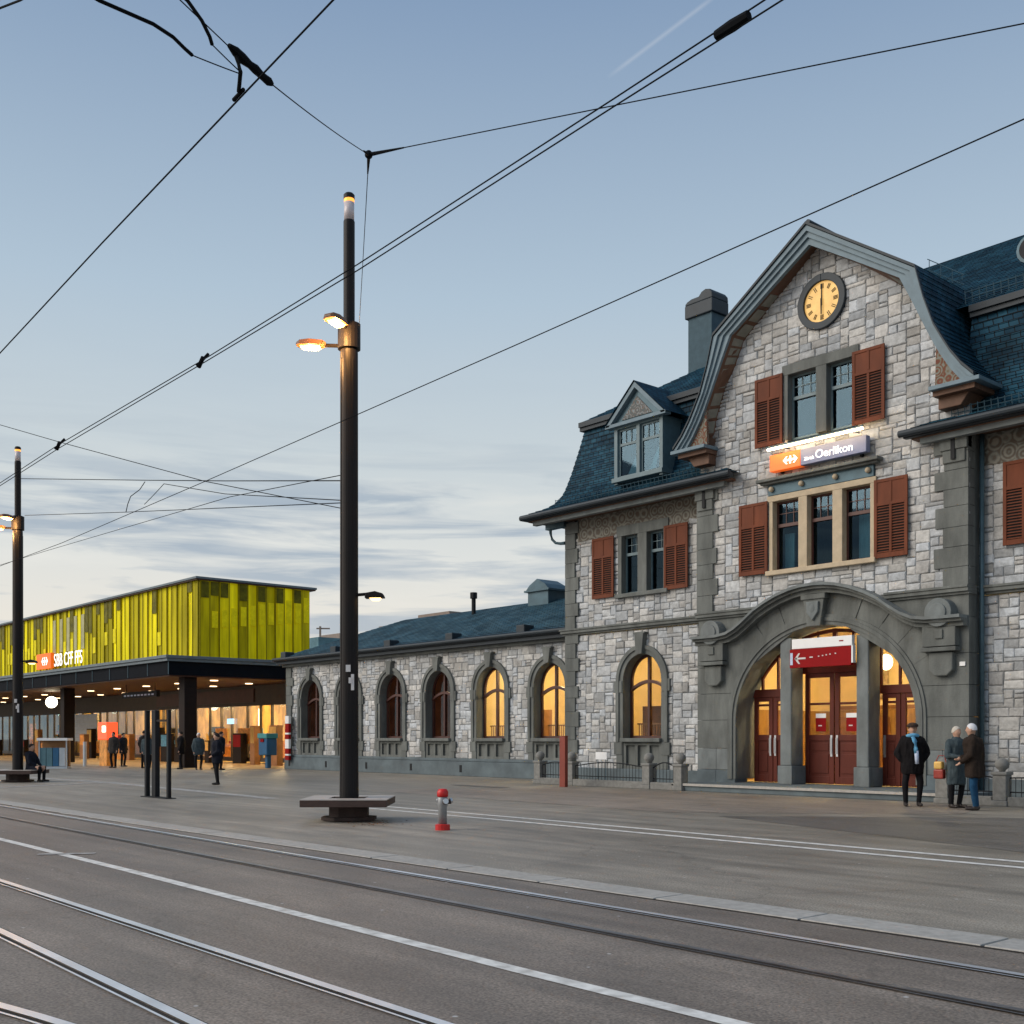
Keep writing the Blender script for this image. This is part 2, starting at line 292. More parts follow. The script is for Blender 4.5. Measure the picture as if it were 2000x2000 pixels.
# asphalt
def asphalt(name='asphalt', ca=(0.175, 0.157, 0.130), cb=(0.295, 0.264, 0.220)):
    m = bpy.data.materials.new(name); m.use_nodes = True
    n = m.node_tree.nodes; l = m.node_tree.links; b = n['Principled BSDF']
    tcn = n.new('ShaderNodeTexCoord')
    def noi(sc, det=6, st=(1, 1, 1), ro=0.6):
        mpn = n.new('ShaderNodeMapping'); mpn.inputs['Scale'].default_value = st; l.new(tcn.outputs['Object'], mpn.inputs[0])
        x = n.new('ShaderNodeTexNoise'); x.inputs['Scale'].default_value = sc; x.inputs['Detail'].default_value = det; x.inputs['Roughness'].default_value = ro
        l.new(mpn.outputs[0], x.inputs['Vector']); return x
    big = noi(0.16, 7, (0.45, 1.3, 1)); r = n.new('ShaderNodeValToRGB')
    r.color_ramp.elements[0].position = 0.36; r.color_ramp.elements[0].color = (*ca, 1)
    r.color_ramp.elements[1].position = 0.66; r.color_ramp.elements[1].color = (*cb, 1)
    l.new(big.outputs['Fac'], r.inputs[0])
    mid = noi(1.6, 8, (0.5, 1.4, 1)); mr = n.new('ShaderNodeMapRange'); mr.inputs['From Min'].default_value = 0.3; mr.inputs['From Max'].default_value = 0.7; mr.inputs['To Min'].default_value = 0.70; mr.inputs['To Max'].default_value = 1.25
    l.new(mid.outputs['Fac'], mr.inputs['Value'])
    fine = noi(55, 3); mf = n.new('ShaderNodeMapRange'); mf.inputs['From Min'].default_value = 0.3; mf.inputs['From Max'].default_value = 0.7; mf.inputs['To Min'].default_value = 0.45; mf.inputs['To Max'].default_value = 1.55
    l.new(fine.outputs['Fac'], mf.inputs['Value'])
    x0 = n.new('ShaderNodeMath'); x0.operation = 'MULTIPLY'; l.new(mr.outputs[0], x0.inputs[0]); l.new(mf.outputs[0], x0.inputs[1])
    # tyre and broom streaks along the street, and a few hair cracks
    stk = noi(1.0, 5, (0.06, 2.6, 1)); ms = n.new('ShaderNodeMapRange'); ms.inputs['From Min'].default_value = 0.3; ms.inputs['From Max'].default_value = 0.7; ms.inputs['To Min'].default_value = 0.80; ms.inputs['To Max'].default_value = 1.18; l.new(stk.outputs['Fac'], ms.inputs['Value'])
    x1 = n.new('ShaderNodeMath'); x1.operation = 'MULTIPLY'; l.new(x0.outputs[0], x1.inputs[0]); l.new(ms.outputs[0], x1.inputs[1])
    dn = noi(0.8, 4); dv = n.new('ShaderNodeVectorMath'); dv.operation = 'SCALE'; dv.inputs['Scale'].default_value = 0.9; l.new(dn.outputs['Color'], dv.inputs[0])
    da = n.new('ShaderNodeVectorMath'); da.operation = 'ADD'; l.new(tcn.outputs['Object'], da.inputs[0]); l.new(dv.outputs[0], da.inputs[1])
    ck = n.new('ShaderNodeTexVoronoi'); ck.feature = 'DISTANCE_TO_EDGE'; ck.inputs['Scale'].default_value = 0.23; l.new(da.outputs[0], ck.inputs['Vector'])
    mc = n.new('ShaderNodeMapRange'); mc.inputs['From Min'].default_value = 0.0; mc.inputs['From Max'].default_value = 0.006; mc.inputs['To Min'].default_value = 0.78; mc.inputs['To Max'].default_value = 1.0; l.new(ck.outputs['Distance'], mc.inputs['Value'])
    x = n.new('ShaderNodeMath'); x.operation = 'MULTIPLY'; l.new(x1.outputs[0], x.inputs[0]); l.new(mc.outputs[0], x.inputs[1])
    mm = n.new('ShaderNodeMixRGB'); mm.blend_type = 'MULTIPLY'; mm.inputs[0].default_value = 1; l.new(r.outputs[0], mm.inputs[1]); l.new(x.outputs[0], mm.inputs[2])
    # pale specks: chewing gum and grit
    vo = n.new('ShaderNodeTexVoronoi'); vo.inputs['Scale'].default_value = 4.6; l.new(tcn.outputs['Object'], vo.inputs['Vector'])
    sp = n.new('ShaderNodeMapRange'); sp.inputs['From Min'].default_value = 0.05; sp.inputs['From Max'].default_value = 0.085; sp.inputs['To Min'].default_value = 1; sp.inputs['To Max'].default_value = 0
    l.new(vo.outputs['Distance'], sp.inputs['Value'])
    sx = n.new('ShaderNodeSeparateColor'); l.new(vo.outputs['Color'], sx.inputs[0])
    th = n.new('ShaderNodeMath'); th.operation = 'GREATER_THAN'; th.inputs[1].default_value = 0.72; l.new(sx.outputs[0], th.inputs[0])
    sq = n.new('ShaderNodeMath'); sq.operation = 'MULTIPLY'; l.new(sp.outputs[0], sq.inputs[0]); l.new(th.outputs[0], sq.inputs[1])
    sq2 = n.new('ShaderNodeMath'); sq2.operation = 'MULTIPLY'; l.new(sq.outputs[0], sq2.inputs[0]); sq2.inputs[1].default_value = 0.8
    m2 = n.new('ShaderNodeMixRGB'); l.new(sq2.outputs[0], m2.inputs[0]); l.new(mm.outputs[0], m2.inputs[1]); m2.inputs[2].default_value = (0.55, 0.55, 0.55, 1)
    l.new(m2.outputs[0], b.inputs['Base Color'])
    rr = n.new('ShaderNodeMapRange'); rr.inputs['To Min'].default_value = 0.36; rr.inputs['To Max'].default_value = 0.78; l.new(mid.outputs['Fac'], rr.inputs['Value']); l.new(rr.outputs[0], b.inputs['Roughness'])
    bp = n.new('ShaderNodeBump'); bp.inputs['Strength'].default_value = 0.35; bp.inputs['Distance'].default_value = 0.006; l.new(fine.outputs['Fac'], bp.inputs['Height']); l.new(bp.outputs[0], b.inputs['Normal'])
    MATS[name] = m
asphalt(); asphalt('track_asphalt', (0.136, 0.113, 0.095), (0.228, 0.192, 0.160)); asphalt('dark_asphalt', (0.105, 0.096, 0.087), (0.16, 0.146, 0.130)); asphalt('warm_asphalt', (0.18, 0.150, 0.124), (0.29, 0.246, 0.206))

# green-yellow perforated panels
def panel_mat():
    m = bpy.data.materials.new('lime_panel'); m.use_nodes = True
    n = m.node_tree.nodes; l = m.node_tree.links; b = n['Principled BSDF']; b.inputs['Roughness'].default_value = 0.6; b.inputs['Specular IOR Level'].default_value = 0.12
    at = n.new('ShaderNodeAttribute'); at.attribute_name = 'tone'
    tcn = n.new('ShaderNodeTexCoord'); mpn = n.new('ShaderNodeMapping'); mpn.inputs['Scale'].default_value = (2.2, 2.2, 0.25); l.new(tcn.outputs['Object'], mpn.inputs[0])
    no = n.new('ShaderNodeTexNoise'); no.inputs['Scale'].default_value = 1.4; no.inputs['Detail'].default_value = 4; l.new(mpn.outputs[0], no.inputs['Vector'])
    r = n.new('ShaderNodeValToRGB'); r.color_ramp.elements[0].position = 0.3; r.color_ramp.elements[0].color = (0.44, 0.37, 0.002, 1)
    r.color_ramp.elements[1].position = 0.7; r.color_ramp.elements[1].color = (0.84, 0.72, 0.004, 1); l.new(no.outputs['Fac'], r.inputs[0])
    mm = n.new('ShaderNodeMixRGB'); mm.blend_type = 'MULTIPLY'; mm.inputs[0].default_value = 1; l.new(r.outputs[0], mm.inputs[1]); l.new(at.outputs['Color'], mm.inputs[2])
    l.new(mm.outputs[0], b.inputs['Base Color']); l.new(mm.outputs[0], b.inputs['Emission Color']); b.inputs['Emission Strength'].default_value = 0.10; MATS['lime_panel'] = m  # weak emission imitates light shining from behind the panels
panel_mat()
mat('lime_lit', (0.70, 0.60, 0.004), 0.5, var=0.2, vscale=3, emis=(0.95, 0.78, 0.01), estr=0.05, spec=0.1)
mat('fin_olive', (0.25, 0.205, 0.006), 0.6, var=0.2, spec=0.15)
mat('unlit_olive', (0.13, 0.115, 0.004), 0.5, var=0.4, vscale=3, spec=0.15)
mat('pale_lit', (0.42, 0.40, 0.22), 0.5, var=0.2, vscale=2, spec=0.1)

# ------------------------------------------------------------------ mesh helpers
class MB:
    def __init__(s): s.v = []; s.f = []; s.t = []; s.uv = {}
    def face(s, pts, uv=None):
        i = len(s.v); s.v += [tuple(p) for p in pts]; s.f.append(tuple(range(i, i + len(pts))))
        if uv: s.uv[len(s.f) - 1] = uv
        return s
    def box(s, x0, x1, y0, y1, z0, z1):
        i = len(s.v)
        s.v += [(x0, y0, z0), (x1, y0, z0), (x1, y1, z0), (x0, y1, z0), (x0, y0, z1), (x1, y0, z1), (x1, y1, z1), (x0, y1, z1)]
        s.f += [(i, i + 3, i + 2, i + 1), (i + 4, i + 5, i + 6, i + 7), (i, i + 1, i + 5, i + 4), (i + 1, i + 2, i + 6, i + 5), (i + 2, i + 3, i + 7, i + 6), (i + 3, i, i + 4, i + 7)]
        return s
    def prism(s, pts, y0, y1):                      # closed xz polygon pushed along y
        i = len(s.v); n = len(pts)
        s.v += [(p[0], y0, p[1]) for p in pts] + [(p[0], y1, p[1]) for p in pts]
        s.f.append(tuple(range(i, i + n))); s.f.append(tuple(range(i + 2 * n - 1, i + n - 1, -1)))
        for k in range(n):
            j = (k + 1) % n; s.f.append((i + k, i + n + k, i + n + j, i + j))
        return s
    def band(s, A, B, y0, y1):                      # open strip between two xz polylines, given thickness in y
        i = len(s.v); n = len(A)
        for y in (y0, y1):
            s.v += [(p[0], y, p[1]) for p in A] + [(p[0], y, p[1]) for p in B]
        for k in range(n - 1):
            a, b, c, d = i + k, i + k + 1, i + n + k + 1, i + n + k
            s.f.append((a, b, c, d)); o = 2 * n
            s.f.append((d + o, c + o, b + o, a + o)); s.f.append((a, a + o, b + o, b)); s.f.append((d, c, c + o, d + o))
        for k in (0, n - 1):
            s.f.append((i + k, i + n + k, i + 3 * n + k, i + 2 * n + k))
        return s
    def tube(s, path, r, n=6, caps=True):
        P = [Vector(p) for p in path]; i = len(s.v)
        rr = r if isinstance(r, (list, tuple)) else [r] * len(P)
        for k, p in enumerate(P):
            d = (P[min(k + 1, len(P) - 1)] - P[max(k - 1, 0)]).normalized()
            up = Vector((0, 0, 1)) if abs(d.z) < 0.95 else Vector((0, 1, 0))
            a = d.cross(up).normalized(); b = a.cross(d).normalized()
            for q in range(n):
                an = 2 * math.pi * q / n; s.v.append(tuple(p + (a * math.cos(an) + b * math.sin(an)) * rr[k]))
        for k in range(len(P) - 1):
            for q in range(n):
                w = (q + 1) % n; s.f.append((i + k * n + q, i + k * n + w, i + (k + 1) * n + w, i + (k + 1) * n + q))
        if caps:
            s.f.append(tuple(i + q for q in range(n - 1, -1, -1))); s.f.append(tuple(i + (len(P) - 1) * n + q for q in range(n)))
        return s
    def lathe(s, prof, c=(0, 0, 0), n=20, sx=1, sy=1):   # (r, z) profile round a vertical axis
        i = len(s.v)
        for r, z in prof:
            for q in range(n):
                a = 2 * math.pi * q / n; s.v.append((c[0] + r * sx * math.cos(a), c[1] + r * sy * math.sin(a), c[2] + z))
        m = len(prof)
        for k in range(m - 1):
            for q in range(n):
                w = (q + 1) % n; s.f.append((i + k * n + q, i + k * n + w, i + (k + 1) * n + w, i + (k + 1) * n + q))
        s.f.append(tuple(i + q for q in range(n - 1, -1, -1))); s.f.append(tuple(i + (m - 1) * n + q for q in range(n)))
        return s
    def disc_y(s, cx, cz, r, y0, y1, n=32, r_in=None):   # disc or ring facing -y
        o = [(cx + r * math.sin(2 * math.pi * k / n), cz + r * math.cos(2 * math.pi * k / n)) for k in range(n + (1 if r_in else 0))]
        if r_in is None: return s.prism(o[::-1], y0, y1)
        q = [(cx + r_in * math.sin(2 * math.pi * k / n), cz + r_in * math.cos(2 * math.pi * k / n)) for k in range(n + 1)]
        return s.band(o, q, y0, y1)
    def sphere(s, c, r, n=12, m=8, sx=1, sy=1, sz=1):
        prof = [(max(1e-4, r * math.sin(math.pi * k / m)), -r * sz * math.cos(math.pi * k / m)) for k in range(m + 1)]
        return s.lathe(prof, c, n, sx, sy)
    def build(s, name, material, parent=None, smooth=False, bevel=0.0, kind=None, label=None, loc=None, rotz=0.0, tone=None):
        me = bpy.data.meshes.new(name); me.from_pydata(s.v, [], s.f)
        if s.uv:
            ul = me.uv_layers.new(name='UVMap')
            for p in me.polygons:
                u = s.uv.get(p.index)
                if u:
                    for li, c in zip(p.loop_indices, u): ul.data[li].uv = c
        if s.t or tone is not None:
            a = me.attributes.new('tone', 'FLOAT_COLOR', 'POINT')
            tl = s.t if s.t else [tone] * len(s.v)
            for k, c in enumerate(tl): a.data[k].color = (*c, 1)
        bm = bmesh.new(); bm.from_mesh(me); bmesh.ops.recalc_face_normals(bm, faces=bm.faces); bm.to_mesh(me); bm.free()
        if smooth:
            for p in me.polygons: p.use_smooth = True
        me.materials.append(MATS[material])
        o = bpy.data.objects.new(name, me); COL.objects.link(o)
        if parent: o.parent = parent
        if loc: o.location = loc
        if rotz: o.rotation_euler = (0, 0, rotz)
        if bevel:
            md = o.modifiers.new('bevel', 'BEVEL'); md.width = bevel; md.segments = 2; md.limit_method = 'ANGLE'; md.angle_limit = math.radians(40)
        if kind: o['kind'] = kind
        if label: o['label'] = label
        return o

def thing(name, label, cat, loc=(0, 0, 0), rotz=0.0, group=None):
    o = bpy.data.objects.new(name, None); COL.objects.link(o); o.location = loc; o.rotation_euler = (0, 0, rotz)
    o.empty_display_size = 0.2; o['label'] = label; o['category'] = cat
    if group: o['group'] = group
    return o
def tag(o, label, cat, group=None):
    o['label'] = label; o['category'] = cat
    if group: o['group'] = group
    return o
def struct(o): o['kind'] = 'structure'; return o
def copy_thing(src, loc, rotz, label):
    r = src.copy(); COL.objects.link(r); r.location = loc; r.rotation_euler = (0, 0, rotz); r['label'] = label
    for ch in list(src.children):
        c = ch.copy(); COL.objects.link(c); c.parent = r
        for g in list(ch.children):
            d = g.copy(); COL.objects.link(d); d.parent = c
    return r
def lamp(name, loc, power, col=(1, 0.74, 0.42), r=0.15):
    l = bpy.data.lights.new(name, 'POINT'); l.energy = power; l.color = col; l.shadow_soft_size = r
    o = bpy.data.objects.new(name, l); COL.objects.link(o); o.location = loc; return o
def text_mesh(body, size, depth):
    cu = bpy.data.curves.new('txt', 'FONT'); cu.body = body; cu.size = size; cu.extrude = depth; cu.align_x = 'LEFT'
    o = bpy.data.objects.new('txt', cu); COL.objects.link(o)
    dg = bpy.context.evaluated_depsgraph_get(); me = bpy.data.meshes.new_from_object(o.evaluated_get(dg))
    bpy.data.objects.remove(o); bpy.data.curves.remove(cu)
    return me
def put_text(body, parent, x, y, z, size, material, name='lettering', width=None):
    me = text_mesh(body, size, 0.006)
    w = max(v.co.x for v in me.vertices)
    me.materials.clear(); me.materials.append(MATS[material])
    me.transform(Matrix.Rotation(math.pi / 2, 4, 'X'))
    if width: me.transform(Matrix.Diagonal((width / w, 1, 1, 1)))
    o = bpy.data.objects.new(name, me); COL.objects.link(o); o.parent = parent; o.location = (x, y, z); return o

WORLDP = set()
_build0 = MB.build
def _build(s, name, material, parent=None, **kw):
    o = _build0(s, name, material, parent, **kw)
    if parent is not None and parent.name in WORLDP:
        o.matrix_parent_inverse = Matrix.Translation(-parent.location)
    return o
MB.build = _build
def wthing(name, label, cat, loc, group=None):
    o = thing(name, label, cat, loc, 0.0, group); WORLDP.add(o.name); return o

# ------------------------------------------------------------------ ground, kerb, rails, markings
g = MB()
xs = [-900, -300, -130, -90, -60, -45, -30, -20, -12, -6, 0, 6, 14, 30, 80, 400]; ys = [-400, -80, -45, -35, -28, -22, -17, -12, -6, 0, 6, 14, 40, 120, 900]
for i in range(len(xs) - 1):
    for j in range(len(ys) - 1):
        g.face([(xs[i], ys[j], 0), (xs[i + 1], ys[j], 0), (xs[i + 1], ys[j + 1], 0), (xs[i], ys[j + 1], 0)])
struct(g.build('ground', 'asphalt'))
tb = MB()
for k in range(24):
    xa, xb = -100 + k * 5, -95 + k * 5; ya, yb = -17.86 + max(0, (-20 - xa)) * 0.02, -17.86 + max(0, (-20 - xb)) * 0.02
    tb.face([(xa, -30, .004), (xb, -30, .004), (xb, yb, .004), (xa, ya, .004)])
struct(tb.build('tram_bed', 'track_asphalt'))

def strip(path, w, z, name, material, parent=None):
    m = MB(); n = len(path); L = []; Rr = []
    for k in range(n):
        a = Vector(path[max(k - 1, 0)]); b = Vector(path[min(k + 1, n - 1)]); d = (b - a).normalized(); nn = Vector((-d.y, d.x))
        p = Vector(path[k]); L.append(p + nn * w / 2); Rr.append(p - nn * w / 2)
    for k in range(n - 1):
        m.face([(*Rr[k], z), (*Rr[k + 1], z), (*L[k + 1], z), (*L[k], z)])
    return m.build(name, material, parent)
def tram_rail(path, label, dull=False):
    t = thing('tram_rail', label, 'rail', group='rails of the tram tracks')
    strip(path, 0.068, 0.016, 'rail_head', 'rail_dull' if dull else 'steel_rail', t)
    off = []
    for k, p in enumerate(path):
        a = Vector(path[max(k - 1, 0)]); b = Vector(path[min(k + 1, len(path) - 1)]); d = (b - a).normalized(); off.append((Vector((-d.y, d.x)), Vector(p)))
    strip([tuple(p - n * 0.055) for n, p in off], 0.034, 0.010, 'groove', 'groove', t)
    strip([tuple(p - n * 0.081) for n, p in off], 0.018, 0.015, 'guard_lip', 'rail_dull' if dull else 'steel_rail', t)
    strip([tuple(p + n * 0.046) for n, p in off], 0.016, 0.008, 'sealing_joint', 'groove', t)
def line(y0, y1, xa=-95, xb=9, n=30): return [(xa + (xb - xa) * k / n, y0 + (y1 - y0) * k / n) for k in range(n + 1)]
tram_rail(line(-16.9, -18.95, -60), 'thin steel tram rail nearest the stone kerb strip, running the full street', False)
tram_rail(line(-17.9, -19.8, -60), 'dull dark tram rail between the kerbside rail and the broad white line', True)
tram_rail(line(-21.5, -22.12, -40), 'bright steel tram rail just in front of the broad white line')
cv = [(-40 + 1.5 * k, -22.78 - 0.030 * (-40 + 1.5 * k + 8.84)) for k in range(30)]
tram_rail(cv, 'second bright tram rail from the picture corner, with a dark open groove')
tram_rail([(-15.0 + .5 * k, -26.9 + 3.75 * math.sin(k / 24.0 * 1.57)) for k in range(24)] + [(-3 + k, -23.14 + 0.02 * k) for k in range(7)], 'curving tram rail cutting the bottom left picture corner')

struct(strip([(-42, -19.85), (-22, -20.28), (-16.9, -20.39), (-12, -20.52), (-8.9, -20.65), (-5.3, -20.78), (4, -20.98)], 0.125, 0.008, 'road_marking', 'white_paint'))
struct(strip([(-14.36, -20.70), (-14.02, -20.12)], 0.14, 0.012, 'road_marking', 'worn_paint'))
for y in (-11.93, -12.52):
    struct(strip([(-22, y + 0.12), (-15.5, y), (-9.7, y - 0.24), (2, y - 0.6)], 0.15, 0.004, 'road_marking', 'white_paint'))
struct(strip([(-24, -12.1), (-36, -11.35), (-46, -11.9)], 0.34, 0.004, 'road_marking', 'worn_paint'))
struct(strip([(-36.2, -11.2), (-34.4, -15.2), (-34.0, -16.5)], 0.30, 0.008, 'road_marking', 'worn_paint'))

kerb = wthing('kerb', 'long strip of pale flush kerb stones along the tramway', 'kerb', (-20, -17.6, 0)); kerb['kind'] = 'structure'; del kerb['category']
x = -60.0; kk = 0
while x < 6:
    w = 1.52 + random.uniform(-.04, .04); yc = -16.6 - (x + 60) / 66.0 * 1.1 if x < -14 else -17.62
    yc = -17.62 + max(0, (-20 - x)) * 0.02
    m = MB(); m.box(x + 0.012, x + w - 0.012, yc - 0.22, yc + 0.2, -0.05, 0.016 + random.uniform(0, 0.004)); m.build('kerb_stone', 'granite', kerb, bevel=0.008)
    x += w; kk += 1
struct(strip([(-60, -17.02), (-20, -17.83), (6, -17.86)], 0.05, 0.009, 'gutter_joint', 'groove'))

# repaired asphalt patches in the forecourt
def patch(pts, z, col):
    m = MB(); m.face([(*p, z) for p in pts]); return struct(m.build('asphalt_patch', col))
mat('patch_dark', (0.12, 0.115, 0.108), 0.75, var=0.25, vscale=2.5, bump=0.3, bscale=80)
mat('patch_warm', (0.175, 0.160, 0.145), 0.75, var=0.18, vscale=2.0, bump=0.3, bscale=80)
patch([(-13.2, -8.9), (-4.5, -11.9), (0, -10.5), (0, -3.0), (-9.3, -5.2), (-11.0, -6.6)], 0.004, 'dark_asphalt')
patch([(-26, -8.0), (-14.5, -8.8), (-10.5, -5.0), (-11.5, -2.2), (-24, -2.6)], 0.0042, 'warm_asphalt')
patch([(-27.2, -4.3), (-24.6, -4.4), (-24.7, -4.0), (-27.1, -3.95)], 0.0084, 'patch_dark')

# ------------------------------------------------------------------ station building: shared pieces
GC = -16.95                       # axis of the gable
TW = 0.55                         # plane of the side towers
WW = 1.2                          # plane of the low wing
TWIN = (-23.7, 2 * GC + 23.7)     # axes of the tower windows
station = wthing('station_building', 'old stone station house with clock gable, slate mansard roof and red shutters', 'building', (GC, 4, 0))
wing = wthing('station_wing', 'low stone wing with round-arched windows and slate roof', 'building', (-37, 4, 0))

def arch_pts(cx, hw, z0, zs, zt, n=18, d=0.0):
    hw += d; zt += d
    p = [(cx - hw, z0), (cx - hw, zs)]
    for k in range(1, n):
        a = math.pi - math.pi * k / n; p.append((cx + hw * math.cos(a), zs + (zt - zs) * math.sin(a)))
    return p + [(cx + hw, zs), (cx + hw, z0)]
def in_arch(x, z, cx, hw, z0, zs, zt):
    if abs(x - cx) > hw or z < z0: return False
    if z <= zs: return True
    return ((x - cx) / hw) ** 2 + ((z - zs) / (zt - zs)) ** 2 < 1

def pack(x0, x1, z0, z1, mask, cw=0.122, ch=0.105):
    nx = int((x1 - x0) / cw); nz_ = int((z1 - z0) / ch); cw = (x1 - x0) / nx; ch = (z1 - z0) / nz_
    free = [[mask(x0 + (i + .5) * cw, z0 + (j + .5) * ch) for i in range(nx)] for j in range(nz_)]
    runs = []
    for j in range(nz_):
        i = 0
        while i < nx:
            if free[j][i]:
                k = i
                while k < nx and free[j][k]: k += 1
                runs.append((x0 + i * cw, x0 + k * cw, z0 + j * ch, z0 + (j + 1) * ch)); i = k
            else: i += 1
    used = [[not c for c in row] for row in free]; out = []
    for j in range(nz_):
        for i in range(nx):
            if used[j][i]: continue
            h = random.choice((1, 2, 2, 2, 2, 3)); w = random.choice((2, 2, 3, 3, 4)) if h < 3 else random.choice((2, 3, 3, 4))
            ww = 0
            while ww < w and i + ww < nx and not used[j][i + ww]: ww += 1
            w = ww
            hh = 1
            while hh < h and j + hh < nz_ and all(not used[j + hh][i + q] for q in range(w)): hh += 1
            h = hh
            if i + w < nx and not used[j][i + w] and (i + w + 1 >= nx or used[j][i + w + 1]) :
                if all(j + b < nz_ and not used[j + b][i + w] for b in range(h)): w += 1
            for b in range(h):
                for a in range(w): used[j + b][i + a] = True
            out.append((x0 + i * cw, x0 + (i + w) * cw, z0 + j * ch, z0 + (j + h) * ch))
    return out, runs
def stone_geo(mb, xa, xb, za, zb, yb, rnd, tint=1.0):
    gj = 0.008; xa += gj * rnd.uniform(.6, 1.5); xb -= gj * rnd.uniform(.6, 1.5); za += gj * rnd.uniform(.6, 1.3); zb -= gj * rnd.uniform(.6, 1.3)
    pr = rnd.uniform(0.022, 0.046); bv = min(0.022, (xb - xa) * .2, (zb - za) * .2)
    j = lambda: rnd.uniform(-0.015, 0.015)
    P = [(xa + j(), za + j() * .7), (xb + j(), za + j() * .7), (xb + j(), zb + j() * .7), (xa + j(), zb + j() * .7)]
    cx, cz = (xa + xb) / 2, (za + zb) / 2; i = len(mb.v)
    mb.v += [(p[0], yb, p[1]) for p in P] + [(p[0], yb - pr * .55, p[1]) for p in P]
    mb.v += [(p[0] + (bv if p[0] < cx else -bv), yb - pr + rnd.uniform(-.008, .008), p[1] + (bv if p[1] < cz else -bv)) for p in P]
    mb.v.append((cx + rnd.uniform(-.2, .2) * (xb - xa), yb - pr - rnd.uniform(0, .014), cz + rnd.uniform(-.2, .2) * (zb - za)))
    for k in range(4):
        w = (k + 1) % 4
        mb.f += [(i + k, i + w, i + 4 + w, i + 4 + k), (i + 4 + k, i + 4 + w, i + 8 + w, i + 8 + k), (i + 8 + k, i + 8 + w, i + 12)]
    t = rnd.choice((.72, .84, .92, .97, 1.0, 1.05, 1.10, 1.16, 1.22)) * rnd.uniform(.95, 1.05) * tint
    c = rnd.choice(((t, t, t), (t * 1.04, t, t * .95), (t * .97, t, t * 1.04), (t * 1.03, t * .99, t * .95)))
    mb.t += [c] * 13
def masonry(B, sets, tint=1.0):
    """sets: list of (stones, runs, y, visible) ; the 300 stones that show largest become parts of their own, the others one joined part"""
    allst = []
    for st, runs, y, vis in sets:
        m = MB()
        for r in runs: m.face([(r[0], y, r[2]), (r[1], y, r[2]), (r[1], y, r[3]), (r[0], y, r[3])])
        m.build('mortar_bed', 'mortar', B)
        for s in st:
            d2 = ((s[0] + s[1]) / 2 - CAMX) ** 2 + (y - CAMY) ** 2
            allst.append(((s[1] - s[0]) * (s[3] - s[2]) / d2 * (1 if vis((s[0] + s[1]) / 2, (s[2] + s[3]) / 2) else 0.01), s, y))
    allst.sort(key=lambda q: -q[0])
    rest = MB(); rnd = random.Random(5)
    for k, (a, s, y) in enumerate(allst):
        if k < 300:
            m = MB(); stone_geo(m, *s, y, rnd, tint); m.build('stone', 'limestone', B)
        else: stone_geo(rest, *s, y, rnd, tint)
    rest.build('stonework', 'limestone', B, kind='stuff')

def pane(poly, y, parent, material='glass_dark'):
    m = MB(); m.prism(poly, y, y + 0.006); return m.build('pane', material, parent)
def rect(x0, x1, z0, z1): return [(x0, z0), (x1, z0), (x1, z1), (x0, z1)]

def rect_window(B, lights, z0, z1, trans, y, sur, frame, lintel=0.3, jamb=0.16, gl='glass_dark', sill=True, lin=True):
    a, b = lights[0][0] - jamb, lights[-1][1] + jamb
    edges = [a] + [v for l in lights for v in l] + [b]
    for k in range(0, len(edges), 2): S = MB().box(edges[k], edges[k + 1], y - 0.075, y + 0.24, z0 - 0.01, z1 + 0.01).build('window_jamb', sur, B, bevel=0.012)
    if lin: MB().box(a - 0.05, b + 0.05, y - 0.085, y + 0.24, z1, z1 + lintel).build('lintel', sur, B, bevel=0.012)
    if sill:
        MB().box(a - 0.06, b + 0.06, y - 0.17, y + 0.24, z0 - 0.13, z0 - 0.005).build('sill', sur, B, bevel=0.015)
    for x0, x1 in lights:
        f = 0.055; yf0, yf1 = y + 0.13, y + 0.19; m = MB()
        m.box(x0, x0 + f, yf0, yf1, z0, z1); m.box(x1 - f, x1, yf0, yf1, z0, z1); m.box(x0 + f, x1 - f, yf0, yf1, z0, z0 + f); m.box(x0 + f, x1 - f, yf0, yf1, z1 - f, z1)
        m.box(x0 + f, x1 - f, yf0 - 0.03, yf1, trans - 0.045, trans + 0.045)
        W = m.build('window', frame, B)
        m = MB(); w = x1 - x0 - 2 * f
        for q in (1, 2): m.box(x0 + f + w * q / 3 - 0.009, x0 + f + w * q / 3 + 0.009, yf0 + 0.012, yf1 - 0.018, trans + 0.045, z1 - f)
        zc = (trans + z1) / 2; m.box(x0 + f, x1 - f, yf0 + 0.014, yf1 - 0.02, zc - 0.009, zc + 0.009)
        m.build('glazing_bar', frame, W)
        pane(rect(x0 + f, x1 - f, z0 + f, trans - 0.045), yf0 + 0.032, W, gl); pane(rect(x0 + f, x1 - f, trans + 0.045, z1 - f), yf0 + 0.032, W, gl)
    # dim room behind
    m = MB(); xa, xb, ya, yb, za, zb = a - .3, b + .3, y + .26, y + 3.0, z0 - .4, z1 + .25
    m.face([(xa, yb, za), (xb, yb, za), (xb, yb, zb), (xa, yb, zb)]); m.face([(xa, ya, za), (xa, yb, za), (xa, yb, zb), (xa, ya, zb)])
    m.face([(xb, ya, za), (xb, yb, za), (xb, yb, zb), (xb, ya, zb)]); m.face([(xa, ya, za), (xb, ya, za), (xb, yb, za), (xa, yb, za)]); m.face([(xa, ya, zb), (xb, ya, zb), (xb, yb, zb), (xa, yb, zb)])
    m.build('inner_room', 'room_dark', B)
    return S

